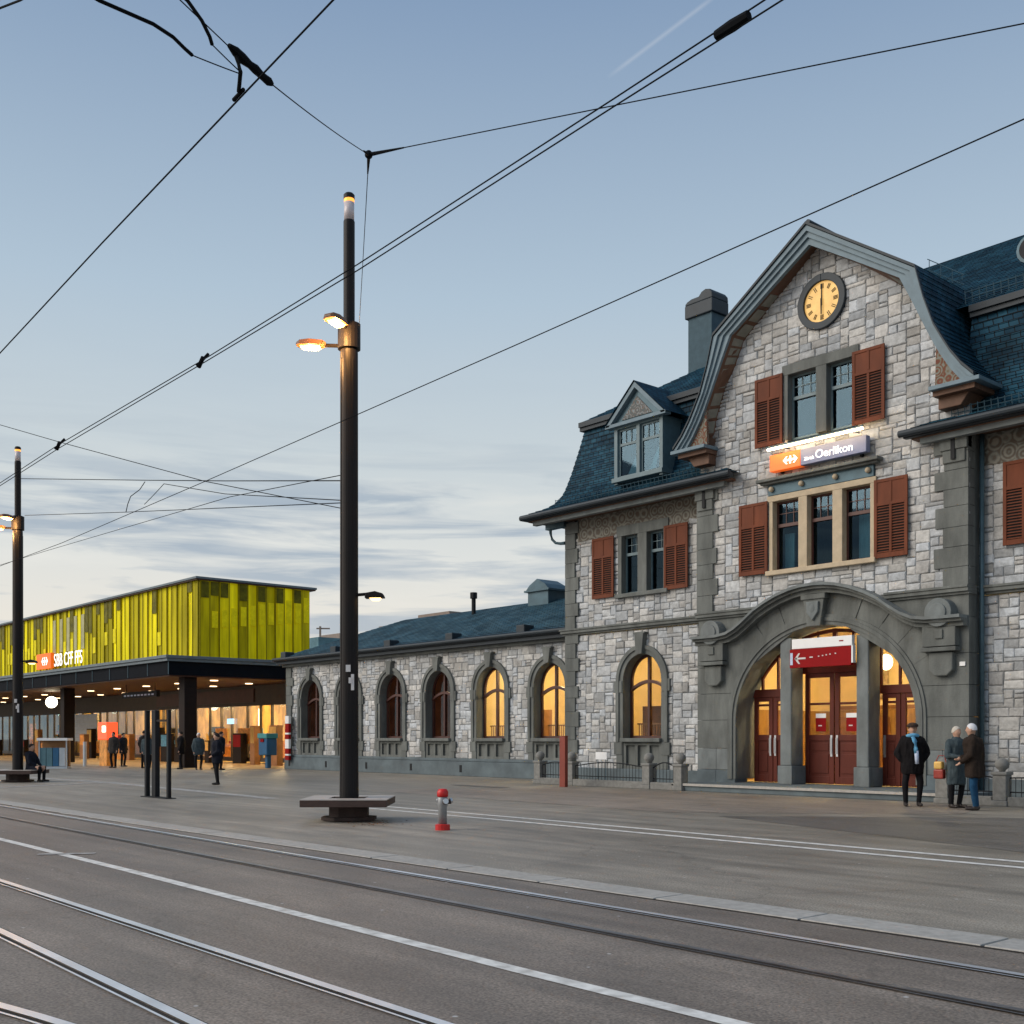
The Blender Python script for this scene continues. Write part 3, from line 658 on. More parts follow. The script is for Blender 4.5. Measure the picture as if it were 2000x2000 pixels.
def shutter(B, x0, x1, z0, z1, y):
    st = 0.085; H = z1 - z0; zl = z0 + H * 0.66; ya, yb = y - 0.135, y - 0.095; xc = (x0 + x1) / 2
    m = MB()
    m.box(x0, x0 + st, ya, yb, z0, z1); m.box(x1 - st, x1, ya, yb, z0, z1); m.box(xc - .035, xc + .035, ya, yb, z0 + 0.12, zl)
    m.box(x0 + st, x1 - st, ya, yb, z0, z0 + 0.12); m.box(x0 + st, x1 - st, ya, yb, zl, zl + .08); m.box(x0 + st, x1 - st, ya, yb, z1 - .08, z1)
    m.box(xc - .035, xc + .035, ya, yb, zl + .08, z1 - .08)
    S = m.build('shutter', 'shutter_paint', B, bevel=0.006)
    for p, q in ((x0 + st, xc - .035), (xc + .035, x1 - st)):
        MB().box(p, q, ya + 0.016, yb, zl + .08, z1 - .08).build('panel', 'shutter_paint', S)
    m = MB(); n = int((zl - z0 - .12) / 0.066)
    for p, q in ((x0 + st, xc - .035), (xc + .035, x1 - st)):
        for k in range(n):
            z = z0 + .12 + (k + .5) * (zl - z0 - .12) / n
            m.face([(p, ya + .006, z - .010), (q, ya + .006, z - .010), (q, yb - .004, z + .012), (p, yb - .004, z + .012)])
            m.face([(p, ya + .006, z - .022), (q, ya + .006, z - .022), (q, ya + .006, z - .010), (p, ya + .006, z - .010)])
    m.build('louvre_slats', 'shutter_paint', S, kind='stuff')
    MB().box(x0 + st - .01, x1 - st + .01, yb + .001, yb + .008, z0 + .11, zl + .01).build('louvre_gap_shade', 'black_iron', S)  # added black sheet gives the shade in the gaps between slats
    return S

def quoin(B, xe, side, z0, z1, y, w0=0.52, w1=0.70, h=0.44, mname='sandstone', depth=0.10):
    z = z0; k = 0
    while z < z1 - 0.05:
        hh = min(h * random.uniform(.85, 1.15), z1 - z); w = (w0, w1)[k % 2] + random.uniform(-.03, .03)
        xa, xb = (xe, xe + w) if side > 0 else (xe - w, xe)
        MB().box(xa, xb, y - depth + random.uniform(-.004, .004), y + 0.25, z + 0.004, z + hh - 0.004).build('quoin', mname, B, bevel=0.008)
        z += hh; k += 1

def arch_window(B, cx, y, lit, hw=0.80, z0=1.47, zs=3.22, zt=4.06, sw=0.27, base=0.66, trim='sandstone', fr='window_wood', keytop=4.60):
    inner = arch_pts(cx, hw, z0 - 0.15, zs, zt); outer = arch_pts(cx, hw, z0 - 0.15, zs, zt, d=sw); mid = arch_pts(cx, hw, z0 - 0.15, zs, zt, d=sw * 0.55)
    m = MB(); m.band(mid, inner, y - 0.075, y + 0.42)
    S = m.build('window_surround', trim, B)
    MB().band(outer, mid, y - 0.12, y + 0.1).build('hood_mould', trim, S)
    m = MB()
    for sgn in (-1, 1):
        xa, xb = sorted((cx + sgn * hw, cx + sgn * (hw + sw)))
        MB().box(xa, xb, y - 0.09, y + 0.4, base - 0.0, z0 - 0.15).build('jamb_block', trim, S, bevel=0.012)
        xa, xb = sorted((cx + sgn * (hw + 0.02), cx + sgn * (hw + sw + 0.09))); MB().box(xa, xb, y - 0.105, y + 0.1, zs - 0.35, zs + 0.02).build('jamb_block', trim, S, bevel=0.012)
        MB().box(xa, xb, y - 0.105, y + 0.1, z0 - 0.55, z0 - 0.16).build('jamb_block', trim, S, bevel=0.012)
    # keystone, sill, apron
    k = [(cx - .12, zt - .02), (cx + .12, zt - .02), (cx + .19, keytop - .06), (cx + .24, keytop - .06), (cx + .24, keytop), (cx - .24, keytop), (cx - .24, keytop - .06), (cx - .19, keytop - .06)]
    MB().prism(k, y - 0.22, y + 0.2).build('keystone', trim, S, bevel=0.012)
    MB().box(cx - hw - .03, cx + hw + .03, y - 0.20, y + 0.36, z0 - 0.15, z0 - 0.03).build('sill', trim, S, bevel=0.015)
    m = MB(); m.box(cx - hw, cx + hw, y + 0.03, y + 0.3, base, z0 - 0.15)
    for q in range(4):
        xx = cx - hw + .06 + q * (2 * hw - .12) / 3; m.box(xx - .055, xx + .055, y - 0.05, y + 0.03, base + .1, z0 - 0.25)
    m.box(cx - hw, cx + hw, y - 0.055, y + 0.03, base, base + .1); m.box(cx - hw, cx + hw, y - 0.055, y + 0.03, z0 - .25, z0 - .15)
    m.build('apron', trim, S)
    # wooden frame
    yf0, yf1 = y + 0.27, y + 0.35; f = 0.075
    fi = arch_pts(cx, hw - f, z0 - 0.03 + f, zs, zt - f); fo = arch_pts(cx, hw, z0 - 0.03, zs, zt)
    m = MB(); m.band(fo, fi, yf0, yf1); m.box(cx - hw + f, cx + hw - f, yf0, yf1, z0 - 0.03, z0 - 0.03 + f)
    W = m.build('window', fr, B)
    zc = zs + 0.06
    ct = [(cx + (hw - .03) * q / 6, zc - 0.26 * abs(q / 6.0) ** 1.8 - 0.02) for q in range(-6, 7)]; cb = [(p[0], p[1] - .095) for p in ct]
    MB().band(ct, cb, yf0 - 0.045, yf1).build('transom', fr, W)
    MB().box(cx - .04, cx + .04, yf0 - 0.025, yf1, z0 + f - .03, zt - f + .02).build('mullion', fr, W)
    gl = 'glass_clear'; yp = yf0 + .04
    for sg in (-1, 1):
        xa, xb = (cx - hw + f, cx - .04) if sg < 0 else (cx + .04, cx + hw - f)
        pane([(xa, z0 - .03 + f), (xb, z0 - .03 + f), (xb, (zc - .1 if sg < 0 else zc - .36)), (xa, (zc - .36 if sg < 0 else zc - .1))], yp, W, gl)
        up = [p for p in arch_pts(cx, hw - f, zs - .2, zs, zt - f) if (p[0] - cx) * sg > .05]
        up = up + ([(cx - .04, zt - f), (cx - .04, zc - .02)] if sg < 0 else [(cx + .04, zc - .02), (cx + .04, zt - f)])
        pane(up, yp, W, gl)
    if lit:
        m = MB()
        for q in range(-7, 8): m.tube([(cx + q * .105, y + .62, z0 - .05), (cx + q * .105, y + .62, z0 + .40)], 0.016, 5)
        m.box(cx - hw, cx + hw, y + .6, y + .64, z0 + .40, z0 + .44); m.build('inner_railing', 'room_wood', W)
    return S

def room(B, x0, x1, y0, y1, z0, z1, m_wall, name='inner_room'):
    m = MB()
    m.face([(x0, y1, z0), (x1, y1, z0), (x1, y1, z1), (x0, y1, z1)]); m.face([(x0, y0, z0), (x0, y1, z0), (x0, y1, z1), (x0, y0, z1)])
    m.face([(x1, y0, z0), (x1, y1, z0), (x1, y1, z1), (x1, y0, z1)]); m.face([(x0, y0, z0), (x1, y0, z0), (x1, y1, z0), (x0, y1, z0)]); m.face([(x0, y0, z1), (x1, y0, z1), (x1, y1, z1), (x0, y1, z1)])
    return m.build(name, m_wall, B)

# ------------------------------------------------------------------ walls of dressed stone
GL, GR = GC - 4.1, GC + 4.05      # edges of the gable block
PROF = [(3.46, 9.71), (3.36, 10.54), (3.09, 11.27), (2.70, 11.90), (2.38, 12.49), (0.08, 14.27)]
def half_at(z):
    if z < 9.71: return 4.05
    for (a, za), (b, zb) in zip(PROF, PROF[1:]):
        if z <= zb: return a + (b - a) * (z - za) / (zb - za)
    return 0
HOOD = [(0, 5.47), (.35, 5.455), (.7, 5.40), (1.1, 5.29), (1.5, 5.13), (1.85, 4.95), (2.2, 4.70), (2.5, 4.51), (2.8, 4.38), (3.15, 4.335), (3.6, 4.33), (4.02, 4.33)]
def hood_at(x):
    x = abs(x)
    for (a, za), (b, zb) in zip(HOOD, HOOD[1:]):
        if x <= b: return za + (zb - za) * (x - a) / (b - a)
    return 4.33
def gable_mask(x, z):
    d = x - GC
    if abs(d) > half_at(z) + (0.18 if z > 9.7 else -.05): return False
    if z < 5.0 or z < hood_at(d) - .05: return False
    if -18.55 < x < -15.35 and 5.9 < z < 8.42: return False
    if -18.02 < x < -15.85 and 9.38 < z < 11.4: return False
    if math.hypot(x + 16.88, z - 12.82) < 0.66: return False
    return True
def tower_mask(sgn):
    wx = TWIN[0] if sgn < 0 else TWIN[1]
    def f(x, z):
        if z < .45 or z > 8.0: return False
        if abs(x - wx) < 1.02 and 5.9 < z < 8.1: return False
        if in_arch(x, z, wx, 1.0, 0.3, 3.22, 4.24): return False
        if 4.86 < z < 5.0: return False
        return True
    return f
TL0, TL1 = -27.11, GL + .06; TR0, TR1 = GR - .06, 2 * GC + 27.11
sg, rg = pack(GL, GR, 5.0, 14.4, gable_mask)
s1, r1 = pack(TL0 + .05, TL1, .45, 8.0, tower_mask(-1)); s2, r2 = pack(TR0, TR1 - .05, .45, 8.0, tower_mask(1))
masonry(station, [(sg, rg, 0.0, lambda x, z: True), (s1, r1, TW, lambda x, z: True), (s2, r2, TW, lambda x, z: x < -11.8)])

# side and back walls of the block, plinth
for q in ((TL0, TL0 + .3, TW + .02, 16.05, 0, 8.6), (TR1 - .3, TR1, TW + .02, 16.05, 0, 8.6), (TL0, TR1, 16.1, 16.4, 0, 8.6)): MB().box(*q).build('side_wall', 'limestone', station, tone=(0.9, 0.9, 0.9))
m = MB(); MB().box(GL + .03, GL + .25, 0.02, TW, 5.0, 9.7).build('return_wall', 'sandstone', station); MB().box(GR - .25, GR - .03, 0.02, TW, 4.0, 9.7).build('return_wall', 'sandstone', station)
for a, b in ((TL0 - .06, GL), (GR, TR1 + .06)):
    MB().box(a, b, TW - .14, TW + .2, 0, .48).build('plinth', 'plinth_stone', station, bevel=0.02)
    m = MB(); m.box(a - .06, b, TW - .10, TW + .2, 4.83, 4.89); m.box(a - .10, b, TW - .17, TW + .2, 4.89, 4.98); m.box(a - .13, b, TW - .20, TW + .2, 4.98, 5.04)
    m.build('string_course', 'sandstone', station, bevel=0.008)
for a, b in ((GL - .02, GC - 1.9), (GC + 1.9, GR + .02)):
    m = MB(); m.box(a, b, -.08, .3, 4.83, 4.89); m.box(a, b, -.14, .3, 4.89, 4.98); m.box(a, b, -.17, .3, 4.98, 5.04)
    m.build('string_course', 'sandstone', station, bevel=0.008)
quoin(station, TL0, 1, .48, 4.83, TW, .48, .62, mname='sandstone'); quoin(station, TL0, 1, 5.04, 8.55, TW, .46, .60, mname='sandstone')
quoin(station, TR1, -1, .48, 4.83, TW); quoin(station, TR1, -1, 5.04, 8.55, TW)
quoin(station, GL, 1, 5.04, 8.6, 0, .60, .74, depth=.085); quoin(station, GR, -1, 5.04, 8.6, 0, .62, .84, depth=.085)
for x in (GL + .32, GR - .34):      # capital blocks with a slot under the eaves
    m = MB(); m.box(x - .34, x + .34, -.16, .1, 8.25, 8.62); m.box(x - .28, x + .28, -.13, .1, 7.95, 8.25)
    C = m.build('capital', 'sandstone', station, bevel=0.02); MB().box(x - .05, x + .05, -.175, -.1, 8.02, 8.5).build('slot', 'black_iron', C)

# tower windows on both floors
for sgn, wx in zip((-1, 1), TWIN):
    rect_window(station, [(wx - .86, wx - .18), (wx + .20, wx + .88)], 5.98, 7.80, 7.22, TW, 'sandstone', 'window_grey', lintel=.32)
    shutter(station, wx - 2.12, wx - 1.16, 5.92, 7.86, TW); shutter(station, wx + .95, wx + 1.88, 5.92, 7.86, TW)
    arch_window(station, wx, TW, True, base=0.48, keytop=4.72)
    # painted frieze under the eaves
    a, b = (TL0 + .55, GL) if sgn < 0 else (GR, TR1 - .55)
    for p, q in ((a, wx - 1.08), (wx + 1.10, b)):
        MB().box(p, q, TW - .045, TW + .1, 7.88, 8.62).build('frieze', 'frieze_paint', station)
    MB().box(wx - 1.08, wx + 1.10, TW - .045, TW + .1, 8.125, 8.62).build('frieze', 'frieze_paint', station)

# gable windows
rect_window(station, [(-17.93, -17.06), (-16.74, -15.97)], 9.44, 11.16, 10.54, 0, 'sandstone', 'window_grey', lintel=.27, jamb=.13, sill=False)
shutter(station, -18.97, -18.07, 9.37, 11.24, 0); shutter(station, -15.95, -15.04, 9.37, 11.24, 0)
rect_window(station, [(-18.42, -17.60), (-17.33, -16.56), (-16.27, -15.47)], 5.97, 7.84, 7.19, 0, 'lamplit_stone', 'window_wood', lintel=.16, jamb=.12)
shutter(station, -19.51, -18.56, 5.92, 7.88, 0); shutter(station, -15.33, -14.42, 5.92, 7.88, 0)
for q in ((-18.33, -18.02, .36, .42, 6.0, 7.0), (-16.05, -15.5, .36, .42, 6.0, 7.25)): MB().box(*q).build('curtain', 'curtain', station)
# frieze and cornice carrying the name board
MB().box(-18.55, -15.36, -.09, .1, 8.005, 8.30).build('panel_frieze', 'zinc', station, bevel=0.01)
m = MB(); m.box(-18.72, -15.2, -.22, .1, 8.30, 8.36); m.box(-18.80, -15.12, -.32, .1, 8.36, 8.44); m.build('cornice', 'sandstone', station, bevel=0.012)
for x in (-18.42, -17.47, -16.44, -15.50): MB().sphere((x, -.13, 8.17), .075, 10, 6).build('boss', 'lamplit_stone', station, smooth=True)

# ------------------------------------------------------------------ portal
AH, AS, AT = 2.72, 1.92, 4.40
m = MB()
zl = [(0.0, .55), (.55, 1.15), (1.15, 1.95), (1.95, 2.70), (2.70, 3.45), (3.45, 4.30)]
def arch_x(z):
    return AH if z <= AS else AH * math.sqrt(max(0, 1 - ((z - AS) / (AT - AS)) ** 2))
for (za, zb) in zl:                   # coursed ashlar of the two piers
    for sgn in (-1, 1):
        xo = (GL if sgn < 0 else GR); xi0 = GC + sgn * (arch_x(za) + .02); xi1 = GC + sgn * (arch_x(zb) + .02); xi = GC + sgn * (max(arch_x(za), arch_x(zb)) + .01)
        poly = [(xo, za + .004), (xi0, za + .004), (xi1, zb - .004), (xo, zb - .004)]
        if za < 1.15:
            xm = (xo + xi0) / 2
            for pa, pb in ((xo, xm), (xm, xi0)):
                a_, b_ = sorted((pa, pb)); MB().box(a_ + .004, b_ - .004, -.045 - (.02 if za < .5 else 0), .5, za + .004, zb - .004).build('ashlar', 'pale_sandstone' if za > .1 else 'plinth_stone', station, bevel=0.008)
        else:
            MB().prism(poly, -.045, .5).build('ashlar', 'sandstone', station, bevel=0.008)
nv = 13
for k in range(nv):                   # voussoirs between the arch and the hood
    if k == nv // 2: continue
    a0, a1 = math.pi - math.pi * k / nv, math.pi - math.pi * (k + 1) / nv
    if min(math.sin(a0), math.sin(a1)) < .50 and (math.sin(a0) + math.sin(a1)) / 2 < .55: continue
    P = []
    for a in (a0 - .006, (a0 + a1) / 2, a1 + .006):
        P.append((GC + AH * math.cos(a), AS + (AT - AS) * math.sin(a)))
    Q = []
    for a in (a1 + .006, (a0 + a1) / 2, a0 - .006):
        x = GC + (AH + .9) * math.cos(a) * 1.0; zt_ = min(AS + (AT - AS + .95) * math.sin(a), hood_at(x - GC) - .22); Q.append((x, zt_))
    MB().prism(P + Q, -.05 - .004 * (k % 2), .5).build('voussoir', 'sandstone', station, bevel=0.006)
# filling behind the voussoirs up to the hood
top = [(GC + sx_ * x, z - .2) for sx_, seq in ((-1, HOOD[::-1]), (1, HOOD[1:])) for x, z in seq]
bot = [(p[0], min(p[1] - .02, 4.30 if abs(p[0] - GC) > AH else AS + (AT - AS) * math.sqrt(max(0, 1 - ((p[0] - GC) / AH) ** 2)) + .04)) for p in top]
MB().band(top, bot, -.03, .45).build('tympanum', 'sandstone', station)
for d0, d1, yf in ((0.0, .10, -.075), (.10, .19, -.11), (.19, .27, -.085)):
    MB().band(arch_pts(GC, AH, .3, AS, AT, 36, d1), arch_pts(GC, AH, .3, AS, AT, 36, d0 - .003), yf, .8 if d0 == 0 else .1).build('archivolt', 'sandstone', station)
hp = [(GC + sx_ * x, z) for sx_, seq in ((-1, HOOD[::-1]), (1, HOOD[1:])) for x, z in seq]
def down(pts, a): return [(p[0], p[1] - a) for p in pts]
MB().band(hp, down(hp, .075), -.46, .25).build('hood', 'pale_sandstone', station)
MB().band(down(hp, .077), down(hp, .15), -.37, .25).build('hood', 'sandstone', station)
MB().band(down(hp, .152), down(hp, .255), -.26, .25).build('hood', 'sandstone', station)
kx = -17.02                            # keystone with shield
m = MB(); m.prism([(kx - .20, 4.36), (kx + .20, 4.36), (kx + .33, 5.14), (kx - .33, 5.14)], -.24, .5); m.box(kx - .37, kx + .37, -.28, .4, 5.06, 5.2)
K = m.build('keystone', 'sandstone', station, bevel=0.02)
m = MB(); m.prism([(kx - .19, 5.0), (kx - .17, 4.72), (kx, 4.50), (kx + .17, 4.72), (kx + .19, 5.0)], -.31, -.2); m.sphere((kx, -.27, 4.82), .12, 12, 8, 1, .5, 1.3); m.build('shield', 'pale_sandstone', K, bevel=0.02)
for sgn in (-1, 1):
    vx = GC + sgn * 3.42
    m = MB(); m.disc_y(vx, 4.42, .34, -.34, .1, 28); m.disc_y(vx, 4.42, .22, -.38, -.3, 24); m.build('roundel', 'pale_sandstone', station, bevel=0.015)
    m = MB(); m.box(vx - .44, vx + .40, -.26, .1, 3.62, 4.10); m.box(vx - .47, vx + .43, -.30, .1, 3.50, 3.60)
    m.box(vx - .10, vx + .10, -.30, -.2, 3.80, 4.02)
    Cn = m.build('console', 'sandstone', station, bevel=0.015)
    m = MB(); m.prism([(vx - .30, 3.48), (vx - .30, 3.05), (vx - .15, 2.92), (vx + .15, 2.92), (vx + .30, 3.05), (vx + .30, 3.48)], -.20, .1); m.build('shield', 'sandstone', Cn, bevel=0.03)
for pa, pb in ((-18.23, -17.87), (-15.91, -15.56)):
    za = AS + (AT - AS) * math.sqrt(1 - ((max(abs(pa - GC), abs(pb - GC))) / AH) ** 2)
    m = MB(); m.box(pa, pb, .0, .55, .7, za + .02); P_ = m.build('post', 'pale_sandstone', station, bevel=0.03)
    MB().box(pa - .05, pb + .05, -.05, .6, .2, .70).build('post_base', 'pale_sandstone', P_, bevel=0.02)
MB().box(-20.6, -12.35, -1.65, .9, 0, .2).build('doorstep', 'plinth_stone', station, bevel=0.015)
MB().box(-20.6, -12.35, -1.70, -1.645, .14, .205).build('step_nosing', 'granite', station)
# doors at the back of the arch
YD = .62
def door_leaf(x0, x1, zt, handle, poster=None, arched=0):
    f = .13; zg = 1.53
    m = MB(); m.box(x0, x0 + f, YD, YD + .07, .22, zt); m.box(x1 - f, x1, YD, YD + .07, .22, zt)
    m.box(x0 + f, x1 - f, YD, YD + .07, .22, .42); m.box(x0 + f, x1 - f, YD, YD + .07, zg - .16, zg); m.box(x0 + f, x1 - f, YD, YD + .07, zt - .12, zt)
    m.box(x0 + f, x1 - f, YD + .01, YD + .06, 2.33, 2.39)
    D = m.build('door', 'door_paint', station, bevel=0.008)
    m = MB(); m.box(x0 + f, x1 - f, YD + .028, YD + .055, .42, zg - .16); m.build('panel', 'door_paint', D)
    m = MB(); m.box(x0 + f + .05, x1 - f - .05, YD + .012, YD + .03, .50, 1.02); m.box(x0 + f + .05, x1 - f - .05, YD + .012, YD + .03, 1.1, zg - .22); m.build('raised_field', 'door_paint', D, bevel=0.012)
    pane(rect(x0 + f, x1 - f, zg, 2.33), YD + .03, D, 'glass_clear'); pane(rect(x0 + f, x1 - f, 2.39, zt - .12), YD + .03, D, 'glass_clear')
    hx = x1 - .07 if handle > 0 else x0 + .07
    m = MB(); m.box(hx - .028, hx + .028, YD - .012, YD, .95, 1.52); m.tube([(hx, YD - .05, 1.02), (hx, YD - .05, 1.45)], .014, 6); m.build('handle', 'hydrant_silver', D)
    if poster:
        MB().box(poster[0], poster[1], YD + .012, YD + .024, 1.62, 1.98).build('notice', 'sign_red', D); MB().box(poster[0], poster[1], YD + .010, YD + .024, 1.983, 2.10).build('notice', 'white_enamel', D)
        MB().box(poster[0] + .08, poster[1] - .12, YD + .008, YD + .012, 1.76, 1.79).build('notice_print', 'letter_pale', D)
    return D
door_leaf(-17.86, -16.965, 3.18, 1, (-17.53, -17.22)); door_leaf(-16.935, -15.93, 3.18, -1, (-16.60, -16.29))
door_leaf(-19.55, -18.92, 2.58, 0.5); door_leaf(-18.90, -18.25, 2.58, -1); door_leaf(-15.54, -15.04, 2.58, -1); door_leaf(-15.02, -14.38, 2.58, 1)
def bar(name, x0, x1, z0, z1): return MB().box(x0, x1, YD - .03, YD + .1, z0, z1).build(name, 'door_paint', station, bevel=0.008)
bar('transom', -18.0, -15.8, 3.18, 3.42); bar('transom', -19.62, -18.2, 2.58, 2.80); bar('transom', -15.6, -14.3, 2.58, 2.80)
for x0, x1, z0 in ((-17.96, -16.95, 3.42), (-16.95, -15.85, 3.42), (-19.3, -18.2, 2.80), (-15.62, -14.5, 2.80)):
    n = 8; tops = []
    for k in range(n + 1):
        x = x1 + (x0 - x1) * k / n; d = abs(x - GC); tops.append((x, AS + (AT - AS) * math.sqrt(max(0, 1 - (d / AH) ** 2)) - .06))
    zz = [(x0, z0), (x1, z0)] + tops
    fl = MB()
    for xx in ((x0 + x1) / 2, x0 + .03, x1 - .03):
        d = abs(xx - GC); fl.box(xx - .03, xx + .03, YD, YD + .07, z0, AS + (AT - AS) * math.sqrt(max(0, 1 - (d / AH) ** 2)) - .05)
    fl.band(tops, [(p[0], p[1] - .09) for p in tops], YD - .01, YD + .08)
    F_ = fl.build('fanlight', 'door_paint', station); pane(zz, YD + .03, F_, 'glass_clear')
room(station, -20.9, -13.0, .78, 6.5, .2, 4.75, 'room_ochre'); room(station, TL0 + .35, -21.0, TW + .45, 6, .3, 4.7, 'room_ochre'); room(station, -12.9, TR1 - .35, TW + .45, 6, .3, 4.7, 'room_ochre')
for nm_, q in (('counter', (-24.3, -23.25, 1.9, 2.3, .3, 2.15)), ('counter', (-25.6, -24.4, 2.6, 3.0, .3, 2.5)), ('counter', (-23.2, -22.2, 3.4, 3.8, .3, 1.95)), ('settle', (-20.0, -18.6, 5.6, 6.2, .2, 2.1)), ('settle', (-16.9, -15.4, 5.7, 6.3, .2, 1.5)), ('picture_rail', (-20.85, -13.05, 6.43, 6.46, 2.35, 2.47)), ('picture_rail', (-26.7, -21.1, 5.93, 5.96, 2.35, 2.45))): MB().box(*q).build(nm_, 'room_wood', station)
for q in ((-20.85, -13.05, 6.40, 6.425, .2, 2.34), (-26.7, -21.1, 5.90, 5.925, .3, 2.34), (-20.86, -20.80, .9, 6.38, .2, 2.3)): MB().box(*q).build('wainscot', 'room_panel', station)
for x in (-19.4, -17.9, -16.2, -14.9): MB().box(x, x + .62, 6.36, 6.40, 2.7, 3.6).build('picture', 'room_picture', station)
WARM = (1, .83, .52)
lamp('lobby_light', (-17.0, 2.8, 4.2), 200, WARM, .25); lamp('lobby_light', (-15.1, 2.2, 4.2), 70, WARM, .2); lamp('hall_light', (-24.0, 3.0, 4.2), 115, WARM, .25); lamp('hall_light', (-10.3, 3.0, 4.2), 90, WARM, .25)
gl = tag(MB().sphere((-16.25, 2.0, 3.48), .17, 16, 10, 1, 1, 1.25).build('globe_lamp', 'globe_glow', smooth=True), 'white glowing globe lamp seen through the fanlight of the right-hand station door', 'lamp')

# ------------------------------------------------------------------ roofs of the station
EX0, EX1, EY0, EY1 = -28.17, 2 * GC + 28.17, -.52, 17.12
HP = [(0, 8.82), (.21, 8.93), (.49, 9.04), (.70, 9.16), (.83, 9.29), (.96, 9.5), (1.05, 9.75), (1.17, 10.19), (1.27, 10.63), (1.37, 11.07), (1.48, 11.62)]
def resample(prof, step, lip):
    # cut a profile into slate courses, each with a small lip on its lower edge
    out = []; acc = 0; pts = []
    L = [0]
    for a, b in zip(prof, prof[1:]): L.append(L[-1] + math.hypot(b[0] - a[0], b[1] - a[1]))
    n = int(L[-1] / step)
    def at(s):
        for k in range(len(L) - 1):
            if s <= L[k + 1] + 1e-6:
                t = (s - L[k]) / (L[k + 1] - L[k]); a, b = prof[k], prof[k + 1]; d = (b[0] - a[0], b[1] - a[1]); q = math.hypot(*d)
                return a[0] + d[0] * t, a[1] + d[1] * t, -d[1] / q, d[0] / q
    for k in range(n):
        s0, s1 = L[-1] * k / n, L[-1] * (k + 1) / n; p = at(s0); q = at(s1)
        out.append((p[0] + p[2] * lip, p[1] + p[3] * lip, s0)); out.append((q[0], q[1], s1))
    return out
RP = resample(HP, .17, .018)
UP = resample([(1.40, 11.92), (8.82, 16.52)], .22, .016)
m = MB()
def roofside(m, fn, RP):
    for a, b in zip(RP, RP[1:]):
        pa0, pa1 = fn(a); pb0, pb1 = fn(b)
        u = lambda p: (p[0] + p[1])
        m.face([pa0, pa1, pb1, pb0], [(u(pa0), a[2]), (u(pa1), a[2]), (u(pb1), b[2]), (u(pb0), b[2])])
cutL, cutR = GC - 3.62, GC + 3.62
def endL(k): return -19.55 - .9 * k if k < .55 else cutL
def endR(k): return 2 * GC + 19.55 + .9 * k if k < .55 else cutR
roofside(m, lambda q: ((EX0 + q[0], EY0 + q[0], q[1]), (endL(q[0]), EY0 + q[0], q[1])), RP)
roofside(m, lambda q: ((endR(q[0]), EY0 + q[0], q[1]), (EX1 - q[0], EY0 + q[0], q[1])), RP)
roofside(m, lambda q: ((EX0 + q[0], EY1 - q[0], q[1]), (EX0 + q[0], EY0 + q[0], q[1])), RP)
roofside(m, lambda q: ((EX1 - q[0], EY0 + q[0], q[1]), (EX1 - q[0], EY1 - q[0], q[1])), RP)
roofside(m, lambda q: ((EX1 - q[0], EY1 - q[0], q[1]), (EX0 + q[0], EY1 - q[0], q[1])), RP)
for sgn, fe in ((-1, endL), (1, endR)):      # little hipped ends where the eaves lap the gable
    low = [q for q in RP if q[0] < .52]
    for a, b in zip(low, low[1:]):
        m.face([(fe(a[0]), EY0 + a[0], a[1]), (fe(a[0]), 0.02, a[1]), (fe(b[0]), 0.02, b[1]), (fe(b[0]), EY0 + b[0], b[1])], [(EY0 + a[0], a[2]), (0, a[2]), (0, b[2]), (EY0 + b[0], b[2])])
roof = m.build('roof', 'slate', station)
m = MB()
roofside(m, lambda q: ((EX0 + q[0], EY0 + q[0], q[1]), (EX1 - q[0], EY0 + q[0], q[1])), UP)
roofside(m, lambda q: ((EX0 + q[0], EY1 - q[0], q[1]), (EX0 + q[0], EY0 + q[0], q[1])), UP)
roofside(m, lambda q: ((EX1 - q[0], EY0 + q[0], q[1]), (EX1 - q[0], EY1 - q[0], q[1])), UP)
roofside(m, lambda q: ((EX1 - q[0], EY1 - q[0], q[1]), (EX0 + q[0], EY1 - q[0], q[1])), UP)
m.build('upper_roof', 'slate', station)
o = 1.36                               # cornice at the break of the mansard
for (xa, xb) in ((EX0 + o, cutL), (cutR, EX1 - o)):
    MB().box(xa, xb, EY0 + o, EY0 + o + .25, 11.62, 11.735).box(xa - .0, xb, EY0 + o - .06, EY0 + o + .25, 11.74, 11.90).build('roof_cornice', 'dark_zinc', station)
MB().box(EX0 + o, EX0 + o + .25, EY0 + o + .26, EY1 - o, 11.62, 11.735).box(EX0 + o - .06, EX0 + o + .25, EY0 + o + .26, EY1 - o, 11.74, 11.90).build('roof_cornice', 'dark_zinc', station)
# gutters and soffit of the eaves
for xa, xb in ((EX0 - .02, -19.5), (2 * GC + 19.5, EX1 + .02)):
    MB().tube([(xa, EY0 - .03, 8.76), (xb, EY0 - .03, 8.76)], .085, 10).build('gutter', 'dark_zinc', station); MB().box(xa + .06, xb - .06, EY0 + .05, EY0 + .2, 8.66, 8.80).build('fascia', 'dark_zinc', station)
MB().tube([(EX0 - .03, EY0 - .03, 8.76), (EX0 - .03, EY1, 8.76)], .085, 10).build('gutter', 'dark_zinc', station)
for xa, xb in ((EX0 + .1, -19.7), (2 * GC + 19.7, EX1 - .1)):
    MB().box(xa, xb, EY0 + .2, TW + .1, 8.63, 8.70).build('soffit', 'soffit_brown', station); MB().box(xa + .55, xb - .3, TW - .62, TW - .5, 8.54, 8.625).build('soffit_rail', 'soffit_brown', station)
MB().box(EX0 + .1, TL0, TW + .1, EY1 - .2, 8.63, 8.70).build('soffit', 'soffit_brown', station)
for xa, xb in ((EX0 + .3, -19.9), (2 * GC + 19.9, EX1 - .3)): MB().box(xa, xb, EY0 + .22, EY0 + .40, 8.50, 8.63).build('eaves_moulding', 'pale_sandstone', station)
